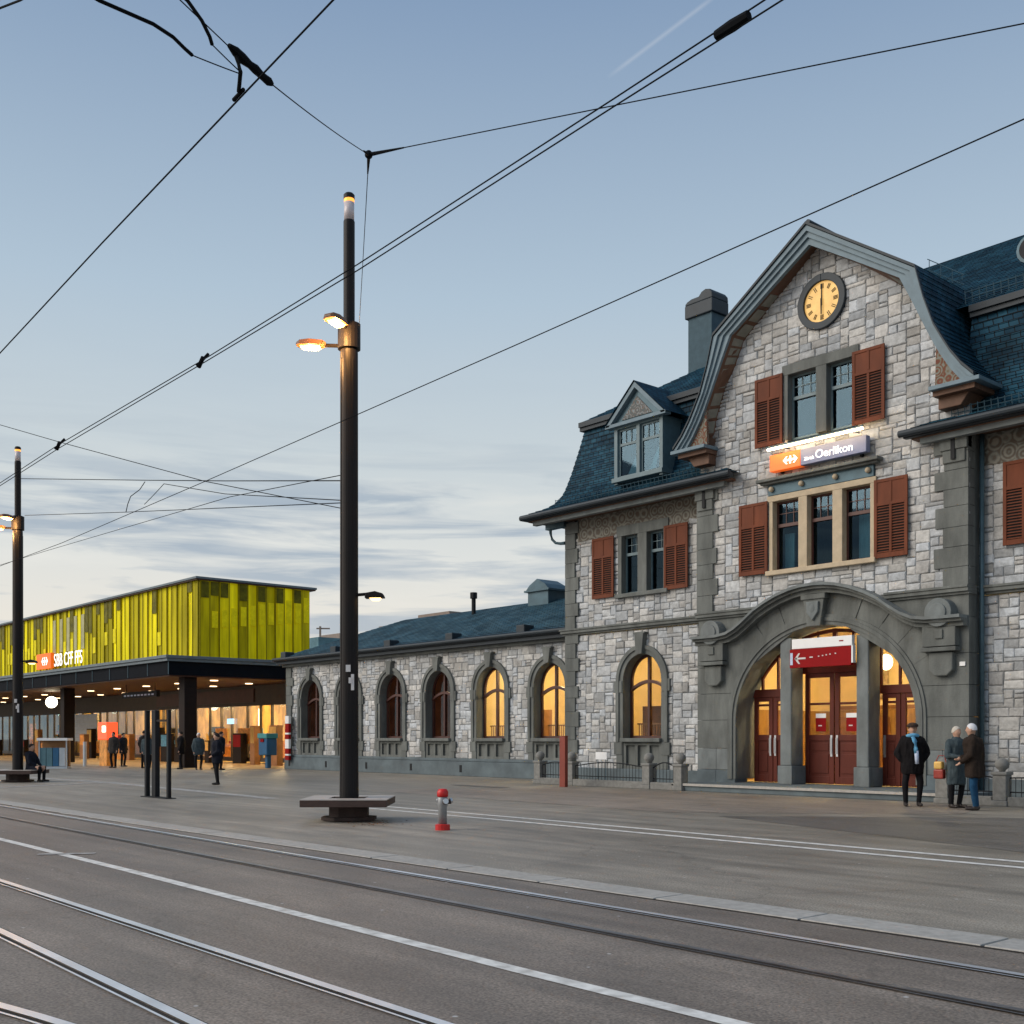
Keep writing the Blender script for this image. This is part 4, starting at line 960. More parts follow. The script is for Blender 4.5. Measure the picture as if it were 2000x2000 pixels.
snow = MB()                            # snow guards along the eaves
for xa, xb in ((EX0 + 1.2, -20.6), (2 * GC + 20.6, EX1 - 1.2)):
    for zz in (9.10, 9.22): snow.tube([(xa, EY0 + .42, zz), (xb, EY0 + .42, zz)], .012, 4)
    xx = xa
    while xx < xb: snow.tube([(xx, EY0 + .44, 9.0), (xx, EY0 + .40, 9.25)], .012, 4); xx += .16
for zz in (12.25, 12.40): snow.tube([(cutR - .3, EY0 + 1.72, zz), (EX1 - 1.9, EY0 + 1.72, zz)], .014, 4)
xx = cutR - .3
while xx < EX1 - 1.9: snow.tube([(xx, EY0 + 1.74, 12.1), (xx, EY0 + 1.70, 12.44)], .014, 4); xx += .18
snow.build('snow_guard', 'zinc', station, kind='stuff')
# scroll bracket at the eaves corner
m = MB(); m.tube([(TL0 - .72, TW - .1, 8.6), (TL0 - .70, TW - .1, 8.35), (TL0 - .62, TW - .1, 8.12), (TL0 - .45, TW - .1, 7.98), (TL0 - .22, TW - .1, 7.93), (TL0, TW - .1, 7.92)], [.06, .05, .045, .045, .05, .06], 7); m.box(TL0 - .85, TL0 + .05, TW - .2, TW, 8.45, 8.62)
m.build('eaves_bracket', 'zinc', station)

# gable roof: bell-shaped verge
OUT = [(0, 14.66), (1.5, 13.64), (3.03, 12.60), (3.24, 11.82), (3.50, 11.10), (3.72, 10.70), (3.90, 10.39), (4.17, 10.02), (4.48, 9.70)]
INN = [(0, 14.19), (1.28, 13.38), (2.55, 12.55), (2.92, 11.80), (3.22, 11.16), (3.43, 10.74), (3.60, 10.42), (3.86, 10.02), (4.12, 9.70)]
def mir(P): return [(GC - x, z) for x, z in P[::-1]] + [(GC + x, z) for x, z in P[1:]]
def lerp(A, B, t): return [(a[0] + (b[0] - a[0]) * t, a[1] + (b[1] - a[1]) * t) for a, b in zip(A, B)]
for t0, t1, y in ((0, .30, -.66), (.30, .62, -.60), (.62, 1, -.54)):
    MB().band(mir(lerp(OUT, INN, t0)), mir(lerp(OUT, INN, t1)), y, -.30 if t1 < 1 else -.42).build('bargeboard', 'barge_wood', station)
SL = resample([(-x, z) for x, z in OUT[::-1]], .17, .016)
m = MB()
for sgn in (-1, 1):
    for a, b in zip(SL, SL[1:]):
        xa, xb = GC + sgn * abs(a[0]), GC + sgn * abs(b[0])
        m.face([(xa, -.62, a[1] + .07), (xa, 5.6, a[1] + .07), (xb, 5.6, b[1] + .07), (xb, -.62, b[1] + .07)], [(-.62, a[2]), (5.6, a[2]), (5.6, b[2]), (-.62, b[2])])
m.build('gable_roof', 'slate', station)
MB().band([(p[0], p[1] + .09) for p in mir(OUT)], [(p[0], p[1] + .02) for p in mir(OUT)], -.70, -.55).build('verge_flashing', 'dark_zinc', station)
m = MB(); m.tube([(GC, -.6, 14.76), (GC, 5.4, 14.76)], .07, 8); m.build('ridge_cap', 'dark_zinc', station)
# underside of the verge with sunk panels
WALL = [(0.05, 14.30), (1.22, 13.42), (2.40, 12.50), (2.72, 11.90), (3.10, 11.27), (3.26, 10.85), (3.36, 10.54), (3.42, 10.1), (3.46, 9.71)]
m = MB(); A_, B_ = mir(INN), mir(WALL)
for k in range(len(A_) - 1):
    m.face([(A_[k][0], -.45, A_[k][1]), (A_[k + 1][0], -.45, A_[k + 1][1]), (B_[k + 1][0], 0.02, B_[k + 1][1]), (B_[k][0], 0.02, B_[k][1])])
m.build('verge_soffit', 'soffit_brown', station)
for sgn in (-1, 1):
    segs = [(INN[k], INN[k + 1], WALL[k], WALL[k + 1]) for k in range(1, len(INN) - 2)]
    for a, b, c, d in segs:
        nsub = 3 if a[1] > 12.4 else 1
        for q in range(nsub):
            t0, t1 = (q + .12) / nsub, (q + .88) / nsub
            def pt(P, Q, t): return (P[0] + (Q[0] - P[0]) * t, P[1] + (Q[1] - P[1]) * t)
            p0, p1, q0, q1 = pt(a, b, t0), pt(a, b, t1), pt(c, d, t0), pt(c, d, t1)
            def mixp(p, w, s): return (GC + sgn * (p[0] + (w[0] - p[0]) * s), -.45 + .47 * s, p[1] + (w[1] - p[1]) * s - .012)
            MB().face([mixp(p0, q0, .18), mixp(p1, q1, .18), mixp(p1, q1, .8), mixp(p0, q0, .8)]).build('soffit_panel', 'soffit_panel', station)
    # painted spandrel and kneeler at the foot of the verge
    sp = [(GC + sgn * 3.42, 9.70), (GC + sgn * 4.14, 9.70), (GC + sgn * 3.84, 10.05), (GC + sgn * 3.62, 10.40), (GC + sgn * 3.45, 10.72)]
    MB().prism(sp, -.45, -.36).build('spandrel', 'spandrel_paint', station)
    xa, xb = sorted((GC + sgn * 3.36, GC + sgn * 4.60)); MB().box(xa, xb, -.66, .5, 9.60, 9.70).build('kneeler', 'barge_wood', station, bevel=0.012)
    xa, xb = sorted((GC + sgn * 3.40, GC + sgn * 4.42)); MB().box(xa, xb, -.52, .5, 9.48, 9.60).build('kneeler', 'soffit_brown', station)
    xa, xb = sorted((GC + sgn * 3.44, GC + sgn * 4.20)); m = MB(); m.prism([(xa, 9.48), (xb, 9.48), (xb, 9.2) if sgn < 0 else (xb - .2, 9.2), (xa + .2, 9.2) if sgn < 0 else (xa, 9.2)], -.34, .5); m.build('corbel', 'soffit_brown', station, bevel=0.02)
# finial ladder frame on the gable roof
m = MB()
for dx in (2.7, 3.0, 3.3, 3.55):
    m.tube([(GC + dx, .6, 12.5), (GC + dx, .6, 13.26 - (dx - 2.7) * .75)], .010, 4)
m.tube([(GC + 2.65, .6, 13.28), (GC + 3.6, .6, 12.60)], .010, 4); m.tube([(GC + 2.65, .6, 13.02), (GC + 3.6, .6, 12.36)], .010, 4); m.build('roof_rail', 'zinc', station)

# dormer on the left tower
DX, DY = -23.40, -.02
for DX in (-23.40, -9.7):
    m = MB(); m.box(DX - 1.0, DX - .86, DY, 1.3, 9.30, 11.1); m.box(DX + .86, DX + 1.0, DY, 1.3, 9.30, 11.1); m.box(DX - .07, DX + .07, DY, DY + .14, 9.50, 11.0); m.box(DX - .9, DX + .9, DY, 1.3, 11.0, 11.12); m.box(DX - 1.04, DX + 1.04, DY - .08, 1.0, 9.36, 9.50)
    D = m.build('dormer', 'window_grey', station, bevel=0.01)
    for xa, xb in ((DX - .86, DX - .07), (DX + .07, DX + .86)):
        m = MB(); f = .06; y0, y1 = DY + .08, DY + .13
        m.box(xa, xa + f, y0, y1, 9.5, 11); m.box(xb - f, xb, y0, y1, 9.5, 11); m.box(xa + f, xb - f, y0, y1, 10.48, 10.56); m.box(xa + f, xb - f, y0, y1, 9.5, 9.56); m.box(xa + f, xb - f, y0, y1, 10.94, 11)
        for q in (1, 2): m.box(xa + f + (xb - xa - 2 * f) * q / 3 - .01, xa + f + (xb - xa - 2 * f) * q / 3 + .01, y0 + .01, y1 - .01, 10.56, 10.94)
        m.build('sash', 'window_grey', D); pane(rect(xa + f, xb - f, 9.56, 10.94), y0 + .03, D)
    room(station, DX - .85, DX + .85, DY + .16, 1.4, 9.4, 11.05, 'room_dark')
    m = MB(); m.face([(DX - .75, DY + .3, 9.55), (DX - .25, DY + .3, 9.55), (DX - .12, DY + .3, 10.45), (DX - .15, DY + .3, 10.45)]); m.face([(DX + .15, DY + .3, 9.55), (DX + .4, DY + .3, 9.55), (DX + .78, DY + .3, 10.5), (DX + .7, DY + .3, 10.5)]); m.build('curtain', 'curtain', D)
    ped = [(DX - 1.12, 11.14), (DX + 1.12, 11.14), (DX, 12.16)]
    MB().prism(ped, DY - .02, DY + .12).build('pediment', 'zinc', D)
    MB().prism([(DX - .62, 11.24), (DX + .62, 11.24), (DX, 11.86)], DY - .045, DY).build('pediment_ornament', 'pediment_paint', D)
    m = MB(); m.band([(DX - 1.24, 11.10), (DX, 12.27), (DX + 1.24, 11.10)], [(DX - 1.08, 11.10), (DX, 12.10), (DX + 1.08, 11.10)], DY - .16, DY + .1); m.box(DX - 1.24, DX + 1.24, DY - .16, DY + .1, 11.06, 11.16); m.build('pediment_moulding', 'barge_wood', D)
    m = MB(); m.face([(DX - 1.28, DY - .2, 11.12), (DX, DY - .2, 12.31), (DX, 1.75, 12.31), (DX - 1.28, 1.2, 11.12)], [(0, 0), (0, 1.7), (2, 1.7), (2, 0)]); m.face([(DX + 1.28, DY - .2, 11.12), (DX, DY - .2, 12.31), (DX, 1.75, 12.31), (DX + 1.28, 1.2, 11.12)], [(0, 0), (0, 1.7), (2, 1.7), (2, 0)]); m.build('dormer_roof', 'slate', D)
# chimneys and a roundel dormer
for cx in (-23.98, 2 * GC + 23.98):
    m = MB(); m.box(cx - .50, cx + .50, 3.6, 4.3, 13.0, 15.38); Ch = m.build('chimney', 'chimney_render', station, bevel=0.02)
    m = MB(); m.box(cx - .58, cx + .58, 3.52, 4.38, 15.36, 15.80); m.prism([(cx - .58, 15.80), (cx + .58, 15.80), (cx + .56, 15.98), (cx + .46, 16.10), (cx + .28, 16.15), (cx + .12, 16.10), (cx, 15.98), (cx - .30, 15.98), (cx - .48, 15.93), (cx - .56, 15.87)], 3.53, 4.37); m.build('chimney_cap', 'dark_zinc', Ch, bevel=0.03)
m = MB(); m.tube([(-12.45, 2.15, 13.40), (-12.45, 3.8, 13.40)], .36, 16); O_ = m.build('roof_lucarne', 'zinc', station, smooth=False); MB().disc_y(-12.45, 13.40, .28, 2.12, 2.16, 20).build('pane', 'room_dark', O_)

# ------------------------------------------------------------------ low wing
WX = [-28.62, -31.80, -34.98, -38.16, -41.34, -44.52]
W0, W1 = -46.65, TL0 + .2
def wmask(x, z):
    if z < .66 or z > 4.85: return False
    return not any(in_arch(x, z, c, .98, .6, 3.22, 4.22) for c in WX)
sw_, rw_ = pack(W0 + .05, W1, .66, 4.84, wmask)
masonry(wing, [(sw_, rw_, WW, lambda x, z: x < -27.3)], 1.03)
MB().box(W0 - .05, W1, WW - .16, WW + .2, 0, .55).build('plinth', 'plinth_stone', wing, bevel=0.02)
MB().box(W0 - .03, W1, WW - .12, WW + .2, .55, .67).build('plinth', 'plinth_stone', wing, bevel=0.03)
quoin(wing, W0, 1, .67, 4.84, WW, .45, .6)
for q in ((W0, W0 + .3, WW + .02, 8.58, 0, 4.85), (W0, W1, 8.6, 8.9, 0, 4.85)): MB().box(*q).build('side_wall', 'limestone', wing, tone=(.9, .9, .9))
for k, c in enumerate(WX): arch_window(wing, c, WW, k < 2)
for k in range(5):                     # ventilation slots in the plinth
    MB().box(-33.5 - k * 3.2, -33.36 - k * 3.2, WW - .17, WW - .1, .15, .42).build('vent_slot', 'black_iron', wing)
room(wing, -33.3, W1, WW + .45, 7.5, .3, 4.7, 'room_ochre'); room(wing, W0 + .35, -33.4, WW + .45, 7.5, .3, 4.7, 'room_dim')
for k, (x, z0, z1) in enumerate(((-45.4, 1.75, 2.15), (-42.0, 1.6, 2.1), (-40.0, 1.3, 2.3), (-37.2, 1.55, 2.0), (-36.1, 1.4, 1.9))): MB().box(x, x + .26, 4.5, 4.6, z0, z1).build('glint_box', 'glint_glow', wing)  # added glowing boxes imitate dim warm reflections in the windows
for q in ((-31.7, -30.9, 3.0, 3.4, .3, 2.5), (-30.2, -28.4, 6.6, 6.8, .3, 1.5)): MB().box(*q).build('cupboard', 'room_wood', wing)
MB().box(-33.2, -27.2, 7.37, 7.43, 2.605, 2.70).build('picture_rail', 'room_wood', wing); MB().box(-33.2, -27.2, 7.38, 7.415, .3, 2.6).build('wainscot', 'room_panel', wing)
for x in (-32.3, -30.9, -29.3): MB().box(x, x + .7, 7.36, 7.40, 2.85, 3.5).build('picture', 'room_picture', wing)
lamp('waiting_room_light', (-30.2, 4, 4.3), 180, WARM, .25); lamp('waiting_room_light', (-28.6, 3.6, 4.3), 75, WARM, .25); lamp('dim_room_light', (-38.0, 4.2, 4.2), 42, (1, .7, .4), .25)
WP = resample([(0, 5.12), (4.35, 6.92)], .2, .014)
X0, X1_, Y0, Y1_ = W0 - .35, TL0 - .1, WW - .48, WW - .48 + 8.7
m = MB()
roofside(m, lambda q: ((X0 + q[0], Y0 + q[0], q[1]), (X1_ + .0, Y0 + q[0], q[1])), WP); roofside(m, lambda q: ((X0 + q[0], Y1_ - q[0], q[1]), (X0 + q[0], Y0 + q[0], q[1])), WP); roofside(m, lambda q: ((X1_, Y1_ - q[0], q[1]), (X0 + q[0], Y1_ - q[0], q[1])), WP)
m.build('roof', 'wing_slate', wing)
MB().box(X0, X1_, Y0 + .06, WW + .1, 4.85, 4.97).build('soffit', 'dark_zinc', wing); MB().box(X0 - .05, X1_, Y0 - .02, Y0 + .16, 4.98, 5.10).build('fascia', 'dark_zinc', wing); MB().tube([(X0 - .05, Y0 - .07, 5.08), (X1_, Y0 - .07, 5.08)], .075, 10).build('gutter', 'dark_zinc', wing)
m = MB(); m.box(X0 + .2, X1_, WW - .22, WW + .1, 4.74, 4.85); m.build('eaves_moulding', 'sandstone', wing, bevel=0.01)
for x in (-29.7, -33.8, -37.9, -42.0, -46.3): m = MB(); m.box(x - .22, x + .22, Y0 + .02, Y0 + .5, 5.12, 5.42); m.build('roof_bracket', 'dark_zinc', wing, bevel=.03)
cxu, cyu = -32.9, 5.0
m = MB(); m.box(cxu - .60, cxu + .60, cyu - .5, cyu + .5, 6.6, 7.25); Cu = m.build('roof_ventilator', 'zinc', wing, bevel=.02)
m = MB(); m.box(cxu - .72, cxu + .72, cyu - .6, cyu + .6, 7.23, 7.30); m.prism([(cxu - .66, 7.30), (cxu + .66, 7.30), (cxu + .44, 7.50), (cxu + .16, 7.64), (cxu, 7.72), (cxu - .16, 7.64), (cxu - .44, 7.50)], cyu - .55, cyu + .55); m.build('ventilator_hood', 'zinc', Cu)
m = MB(); m.tube([(-36.8, 4.4, 6.4), (-36.8, 4.4, 7.35)], .09, 8); m.tube([(-36.8, 4.4, 7.3), (-36.8, 4.4, 7.55)], .15, 8); m.build('flue', 'black_iron', wing)
m = MB(); m.box(-44.15, -43.65, 4.6, 5.1, 6.0, 6.68); m.build('flue', 'far_brown', wing)
m = MB(); m.box(-48.4, -45.7, 10.0, 12.5, 0, 7.95); tag(m.build('rear_shed', 'far_brown'), 'brownish flat-roofed block peeking over the ridge of the low wing', 'building')

# closing wall between the portal and the string course
for a, b in ((GL, GC - 1.75), (GC + 1.75, GR)):
    MB().box(a + .02, b - .02, -.02, .4, 4.31, 4.99).build('spandrel_wall', 'sandstone', station)

# ------------------------------------------------------------------ clock, name board, hanging sign, plaque
ck = wthing('wall_clock', 'round lit clock with stone ring high in the station gable, hands at six', 'clock', (-16.88, -.1, 12.82))
cx, cz = -16.88, 12.82
MB().disc_y(cx, cz, .72, -.12, .1, 40, .53).build('ring', 'dark_zinc', ck, bevel=.015)
MB().disc_y(cx, cz, .545, -.05, .05, 40).build('dial', 'clock_glow', ck)
m = MB()
for k in range(12):
    a = 2 * math.pi * k / 12; s_, c_ = math.sin(a), math.cos(a)
    for off in ((-.022, .022) if k % 3 else (-.035, 0, .035)):
        px_, pz_ = c_ * off, -s_ * off
        p = [(cx + s_ * r + px_ + c_ * w, cz + c_ * r + pz_ - s_ * w) for r, w in ((.34, -.008), (.34, .008), (.47, .009), (.47, -.009))]
        m.prism(p, -.064, -.052)
m.build('hour_marks', 'black_iron', ck)
MB().prism([(cx - .018, cz - .1), (cx + .018, cz - .1), (cx + .012, cz + .46), (cx - .012, cz + .46)], -.085, -.072).build('minute_hand', 'black_iron', ck)
MB().prism([(cx - .024, cz + .08), (cx + .024, cz + .08), (cx + .014, cz - .34), (cx - .014, cz - .34)], -.100, -.088).build('hour_hand', 'black_iron', ck)

sg_ = wthing('station_sign', 'long name board reading Oerlikon with an orange emblem end above the middle window', 'sign', (-16.9, -.3, 8.45))
MB().box(-18.32, -15.44, -.30, -.12, 8.60, 9.02).build('board', 'sign_blue_white', sg_, bevel=.01)
MB().box(-18.34, -17.37, -.312, -.10, 8.59, 9.03).build('emblem_field', 'sign_orange', sg_, bevel=.01)
def arrows(parent, x, y, z, s, material):
    # white cross with an arrow head on each side
    m = MB(); t = .11 * s
    m.box(x - .62 * s, x + .62 * s, y - .008, y, z - t, z + t); m.box(x - t, x + t, y - .009, y - .001, z - .42 * s, z + .42 * s)
    for sg1 in (-1, 1):
        m.prism([(x + sg1 * .95 * s, z), (x + sg1 * .55 * s, z + .42 * s), (x + sg1 * .34 * s, z + .42 * s), (x + sg1 * .74 * s, z), (x + sg1 * .34 * s, z - .42 * s), (x + sg1 * .55 * s, z - .42 * s)][::sg1], y - .008, y)
    return m.build('emblem', material, parent)
arrows(sg_, -17.68, -.314, 8.81, .24, 'letter_white')
def world_text(body, P, x, y, z, size, material, width=None):
    o = put_text(body, P, x, y, z, size, material, width=width); o.matrix_parent_inverse = Matrix.Translation(-P.location); return o
world_text('Zürich', sg_, -17.26, -.306, 8.70, .13, 'letter_white', .30)
world_text('Oerlikon', sg_, -16.92, -.306, 8.70, .30, 'letter_white', 1.10)
for x in (-18.1, -15.7): MB().box(x - .03, x + .03, -.12, .0, 8.55, 8.95).build('bracket', 'black_iron', sg_)
tl = wthing('tube_lamp', 'long glowing strip lamp above the Oerlikon name board', 'lamp', (-16.8, -.5, 9.1))
MB().tube([(-18.25, -.52, 9.13), (-15.40, -.52, 9.13)], .030, 8).build('tube', 'tube_glow', tl)
MB().box(-18.27, -15.38, -.56, -.47, 9.165, 9.20).build('reflector', 'zinc', tl)
for x in (-17.9, -15.8): MB().box(x - .015, x + .015, -.5, 0, 9.17, 9.19).build('arm', 'black_iron', tl)

hs = wthing('hanging_sign', 'red and white direction sign with left arrow hung in the station doorway', 'sign', (-16.85, -.1, 3.3))
MB().box(-17.74, -15.93, -.16, -.04, 3.80, 4.06).build('white_board', 'white_enamel', hs, bevel=.008)
MB().box(-17.80, -15.95, -.17, -.03, 3.30, 3.79).build('red_board', 'sign_red', hs, bevel=.008)
MB().box(-15.945, -15.90, -.165, -.035, 3.36, 3.80).build('white_edge', 'white_enamel', hs)
MB().box(-17.78, -17.70, -.178, -.168, 3.38, 3.70).build('blue_tab', 'scarf_pale', hs)
m = MB(); m.box(-17.62, -17.30, -.182, -.172, 3.52, 3.565); m.prism([(-17.64, 3.543), (-17.52, 3.68), (-17.47, 3.68), (-17.56, 3.543), (-17.47, 3.40), (-17.52, 3.40)], -.182, -.172); m.build('arrow', 'letter_pale', hs)
m = MB()
for k, (a, b) in enumerate(((-17.18, -17.08), (-16.92, -16.88), (-16.80, -16.76), (-16.69, -16.65), (-16.58, -16.54), (-16.42, -16.38))): m.box(a, b, -.180, -.172, 3.545 + .012 * k, 3.575 + .012 * k)
m.build('small_print', 'letter_pale', hs)
MB().box(-16.30, -16.18, -.168, -.161, 3.92, 3.95).build('small_print', 'sign_red', hs)
tag(MB().box(-13.12, -12.98, -.075, -.05, 3.14, 3.24).build('wall_plaque', 'white_enamel', bevel=.004), 'tiny white plaque on the stone pier right of the doorway', 'plaque')
# downpipe in the corner of the gable block
dp = wthing('downpipe', 'dark downpipe in the corner right of the portal pier', 'pipe', (GR + .1, .3, 0))
MB().tube([(GR + .10, .38, .1), (GR + .10, .38, 8.6)], .055, 10).build('pipe', 'zinc', dp, smooth=True)

# ------------------------------------------------------------------ forecourt: pillars, railings, post
def pillar(x, y, label, h=.66):
    t = thing('stone_pillar', label, 'pillar', (x, y, 0), random.uniform(-.05, .05), 'stone pillars in front of the station')
    m = MB(); m.box(-.17, .17, -.17, .17, 0, .12); m.box(-.145, .145, -.145, .145, .12, h); m.box(-.17, .17, -.17, .17, h, h + .07); m.build('shaft', 'pillar_granite', t, bevel=.015)
    MB().lathe([(.06, 0), (.07, .03), (.13, .09), (.15, .16), (.13, .23), (.07, .28), (.01, .30)], (0, 0, h + .07), 14).build('ball', 'pillar_granite', t, smooth=True)
    return t
PIL = [(-26.3, -1.4, 'squat stone pillar with a ball top, left of the rust red post'), (-24.75, -1.5, 'stone pillar with a ball top just right of the rust red post'),
       (-21.56, -1.55, 'stone pillar with a ball top below the lit arched window right of the white notice'), (-20.35, -1.6, 'stone pillar with a ball top at the left end of the doorstep'),
       (-12.55, -1.85, 'stone pillar with a ball top behind the couple, right end of the doorstep'), (-11.25, -1.85, 'stone pillar with a ball top beside the man in blue jeans, at the right picture edge')]
for x, y, l in PIL: pillar(x, y, l)
def railing(xa, xb, y, label, hump=.12):
    t = wthing('iron_railing', label, 'railing', ((xa + xb) / 2, y, 0), 'iron railings between the pillars')
    MB().box(xa, xb, y - .13, y + .13, 0, .20).build('low_wall', 'pillar_granite', t, bevel=.015)
    n = max(3, int((xb - xa) / .12)); top = []
    for k in range(n + 1):
        u = k / n; x = xa + (xb - xa) * u; z = .60 + hump * math.sin(math.pi * u); top.append((x, y, z))
        MB().tube([(x, y, .20), (x, y, z)], .0075, 5).build('bar', 'black_iron', t)
    MB().tube(top, .018, 6).build('top_rail', 'black_iron', t); MB().tube([(xa, y, .30), (xb, y, .30)], .014, 5).build('bottom_rail', 'black_iron', t)
    return t
railing(-24.58, -21.73, -1.52, 'long low iron railing with a humped top under the lit arched window')
railing(-21.39, -20.52, -1.57, 'short iron railing between two ball-topped pillars left of the doorstep', .16)
railing(-12.38, -11.42, -1.85, 'short iron railing behind the talking couple', .05)
railing(-11.08, -7.2, -1.85, 'iron railing running out of the picture at the right edge', .05)
railing(-26.13, -24.92, -1.45, 'dark iron railing behind the rust red post', .1)
nb = wthing('notice_board', 'small white notice on two thin legs behind the low railing', 'sign', (-23.75, -1.2, 0))
MB().box(-24.02, -23.55, -1.22, -1.20, .80, 1.02).build('board', 'white_enamel', nb)
for x in (-23.95, -23.62): MB().tube([(x, -1.19, 0), (x, -1.19, .82)], .012, 5).build('leg', 'zinc', nb)
rs = wthing('steel_post', 'slim rust red steel stele standing before the corner of the station', 'post', (-24.1, -2.45, 0))
MB().box(-24.23, -23.99, -2.52, -2.40, 0, 1.49).build('panel', 'red_stele', rs, bevel=.008); MB().box(-24.23 + .08, -23.99 + .01, -2.53, -2.39, 1.49, 1.51).build('cap', 'red_stele', rs)

# ------------------------------------------------------------------ lamp poles with benches
ROT = math.radians(49.05)            # pole fittings are turned to the street
def pole(loc, label):
    t = thing('lamp_pole', label, 'lamp pole', loc, ROT, 'tall dark lamp poles')
    m = MB(); m.lathe([(.40, 0), (.40, .05), (.30, .06), (.26, .22), (.170, .26), (.164, 1.0), (.160, 4.0), (.156, 8.2), (.150, 8.26)], n=24); m.build('shaft', 'pole_paint', t, smooth=False)
    m = MB()
    for a in (0.6, 2.2, 3.8, 5.3): m.tube([(.160 * math.cos(a), .160 * math.sin(a), .4), (.154 * math.cos(a), .154 * math.sin(a), 8.1)], .012, 5)
    m.build('cover_strip', 'pole_paint', t, kind='stuff')
    MB().lathe([(.10, 8.2), (.10, 10.52), (.092, 10.54)], n=20).build('upper_shaft', 'pole_paint', t, smooth=False)
    MB().lathe([(.09, 10.545), (.09, 10.86)], n=20).build('finial_glass', 'finial_glass', t, smooth=True)
    MB().lathe([(.025, 10.53), (.025, 10.86)], n=8).build('finial_rod', 'white_enamel', t)
    MB().lathe([(.091, 10.862), (.091, 10.918)], n=20).build('finial_light', 'finial_amber', t)
    MB().lathe([(.098, 10.92), (.098, 10.99), (.07, 11.02)], n=20).build('finial_cap', 'pole_paint', t)
    MB().lathe([(.20, 8.28), (.20, 8.72), (.10, 8.76)], n=20).build('lamp_collar', 'pole_paint', t)
    # street lamp heads: one to the left, one to the front
    for k, (ox, oy, oz, az, ln) in enumerate(((-.40, 0, 8.36, math.pi, .50), (-.04, -.22, 8.62, -2.05, .46))):
        c_, s_ = math.cos(az), math.sin(az)
        def T(p): return (ox + p[0] * c_ - p[1] * s_, oy + p[0] * s_ + p[1] * c_, oz + p[2])
        prof = [(0, .07, .03), (.06, .11, .065), (.30, .15, .080), (.46, .13, .065), (ln + .03, .06, .03)]
        m = MB(); rings = []
        for d, w, h in prof: rings.append([T((d, -w, -h * .4)), T((d, w, -h * .4)), T((d, w * .75, h)), T((d, -w * .75, h))])
        i = len(m.v)
        for r in rings: m.v += r
        for q in range(len(rings) - 1):
            for e in range(4): m.f.append((i + q * 4 + e, i + q * 4 + (e + 1) % 4, i + q * 4 + 4 + (e + 1) % 4, i + q * 4 + 4 + e))
        m.f += [(i, i + 1, i + 2, i + 3), tuple(i + (len(rings) - 1) * 4 + e for e in (3, 2, 1, 0))]
        h_ = m.build('lamp_head', 'lamplit_housing', t, bevel=.01)
        g_ = MB(); g_.face([T((.10, -.09, -.036)), T((ln - .04, -.07, -.034)), T((ln - .04, .07, -.034)), T((.10, .09, -.036))]); lo = [T((.10, -.09, -.036)), T((ln - .04, -.07, -.034)), T((ln - .04, .07, -.034)), T((.10, .09, -.036))]
        bo = [T((.14, -.06, -.085)), T((ln - .1, -.05, -.08)), T((ln - .1, .05, -.08)), T((.14, .06, -.085))]
        for e in range(4): g_.face([lo[e], lo[(e + 1) % 4], bo[(e + 1) % 4], bo[e]])
        g_.face(bo); g_.build('lamp_glass', 'lamp_glow', h_)
        MB().tube([(0, 0, oz - .02), T((.02, 0, -.01))], .035, 8).build('lamp_arm', 'pole_paint', t)
    m = MB(); m.tube([(0, 0, 3.95), (.34, 0, 3.98)], .028, 8); m.build('low_lamp_arm', 'pole_paint', t)
    m = MB(); m.prism([(.28, 3.90), (.30, 3.99), (.46, 4.02), (.60, 3.98), (.63, 3.91)], -.11, .11); h_ = m.build('low_lamp_head', 'pole_paint', t, bevel=.015)
    MB().prism([(.36, 3.905), (.56, 3.905), (.52, 3.865), (.40, 3.865)], -.07, .07).build('lamp_glass', 'lamp_glow', h_)
    m = MB(); m.box(-.03, .05, -.20, -.165, 2.60, 2.72); m.box(.06, .11, -.19, -.15, 2.28, 2.56); m.box(.02, .07, -.20, -.165, 2.40, 2.50); m.build('sticker', 'letter_pale', t, kind='stuff')
    return t
def bench(loc, label):
    t = thing('pole_bench', label, 'bench', loc, ROT, 'benches around the lamp poles')
    def oct_(r, z0, z1, rin=None):
        m = MB(); n = 8; a0 = math.pi / 8
        o = [(r * math.cos(a0 + 2 * math.pi * k / n), r * math.sin(a0 + 2 * math.pi * k / n)) for k in range(n)]
        q = [(rin * math.cos(a0 + 2 * math.pi * k / n), rin * math.sin(a0 + 2 * math.pi * k / n)) for k in range(n)]
        for k in range(n):
            j = (k + 1) % n
            m.face([(*o[k], z0), (*o[j], z0), (*o[j], z1), (*o[k], z1)]); m.face([(*o[k], z1), (*o[j], z1), (*q[j], z1), (*q[k], z1)]); m.face([(*o[k], z0), (*o[j], z0), (*q[j], z0), (*q[k], z0)]); m.face([(*q[k], z0), (*q[j], z0), (*q[j], z1), (*q[k], z1)])
        return m
    def sq_(r, z0, z1, rin):
        m = MB(); m.box(-r, r, -r, -rin, z0, z1); m.box(-r, r, rin, r, z0, z1); m.box(-r, -rin, -rin + .003, rin - .003, z0, z1); m.box(rin, r, -rin + .003, rin - .003, z0, z1); return m
    sq_(.735, .272, .385, .30).build('seat_edge', 'bench_wood', t, bevel=.006)
    sq_(.740, .387, .402, .31).build('seat_top', 'bench_highlight', t)
    oct_(.36, .07, .27, .28).build('base', 'rust_steel', t); oct_(.50, .015, .07, .28).build('foot_plate', 'rust_steel', t)
    return t
P0 = (-16.84, -14.58, 0); P1 = (-38.62, -13.40, 0)
pole(P0, 'nearest tall dark lamp pole in the middle of the square, two lit lamps'); bench(P0, 'square wooden bench around the nearest lamp pole')
pole(P1, 'far tall dark lamp pole at the left picture edge'); bench(P1, 'square bench around the far lamp pole at the left picture edge')
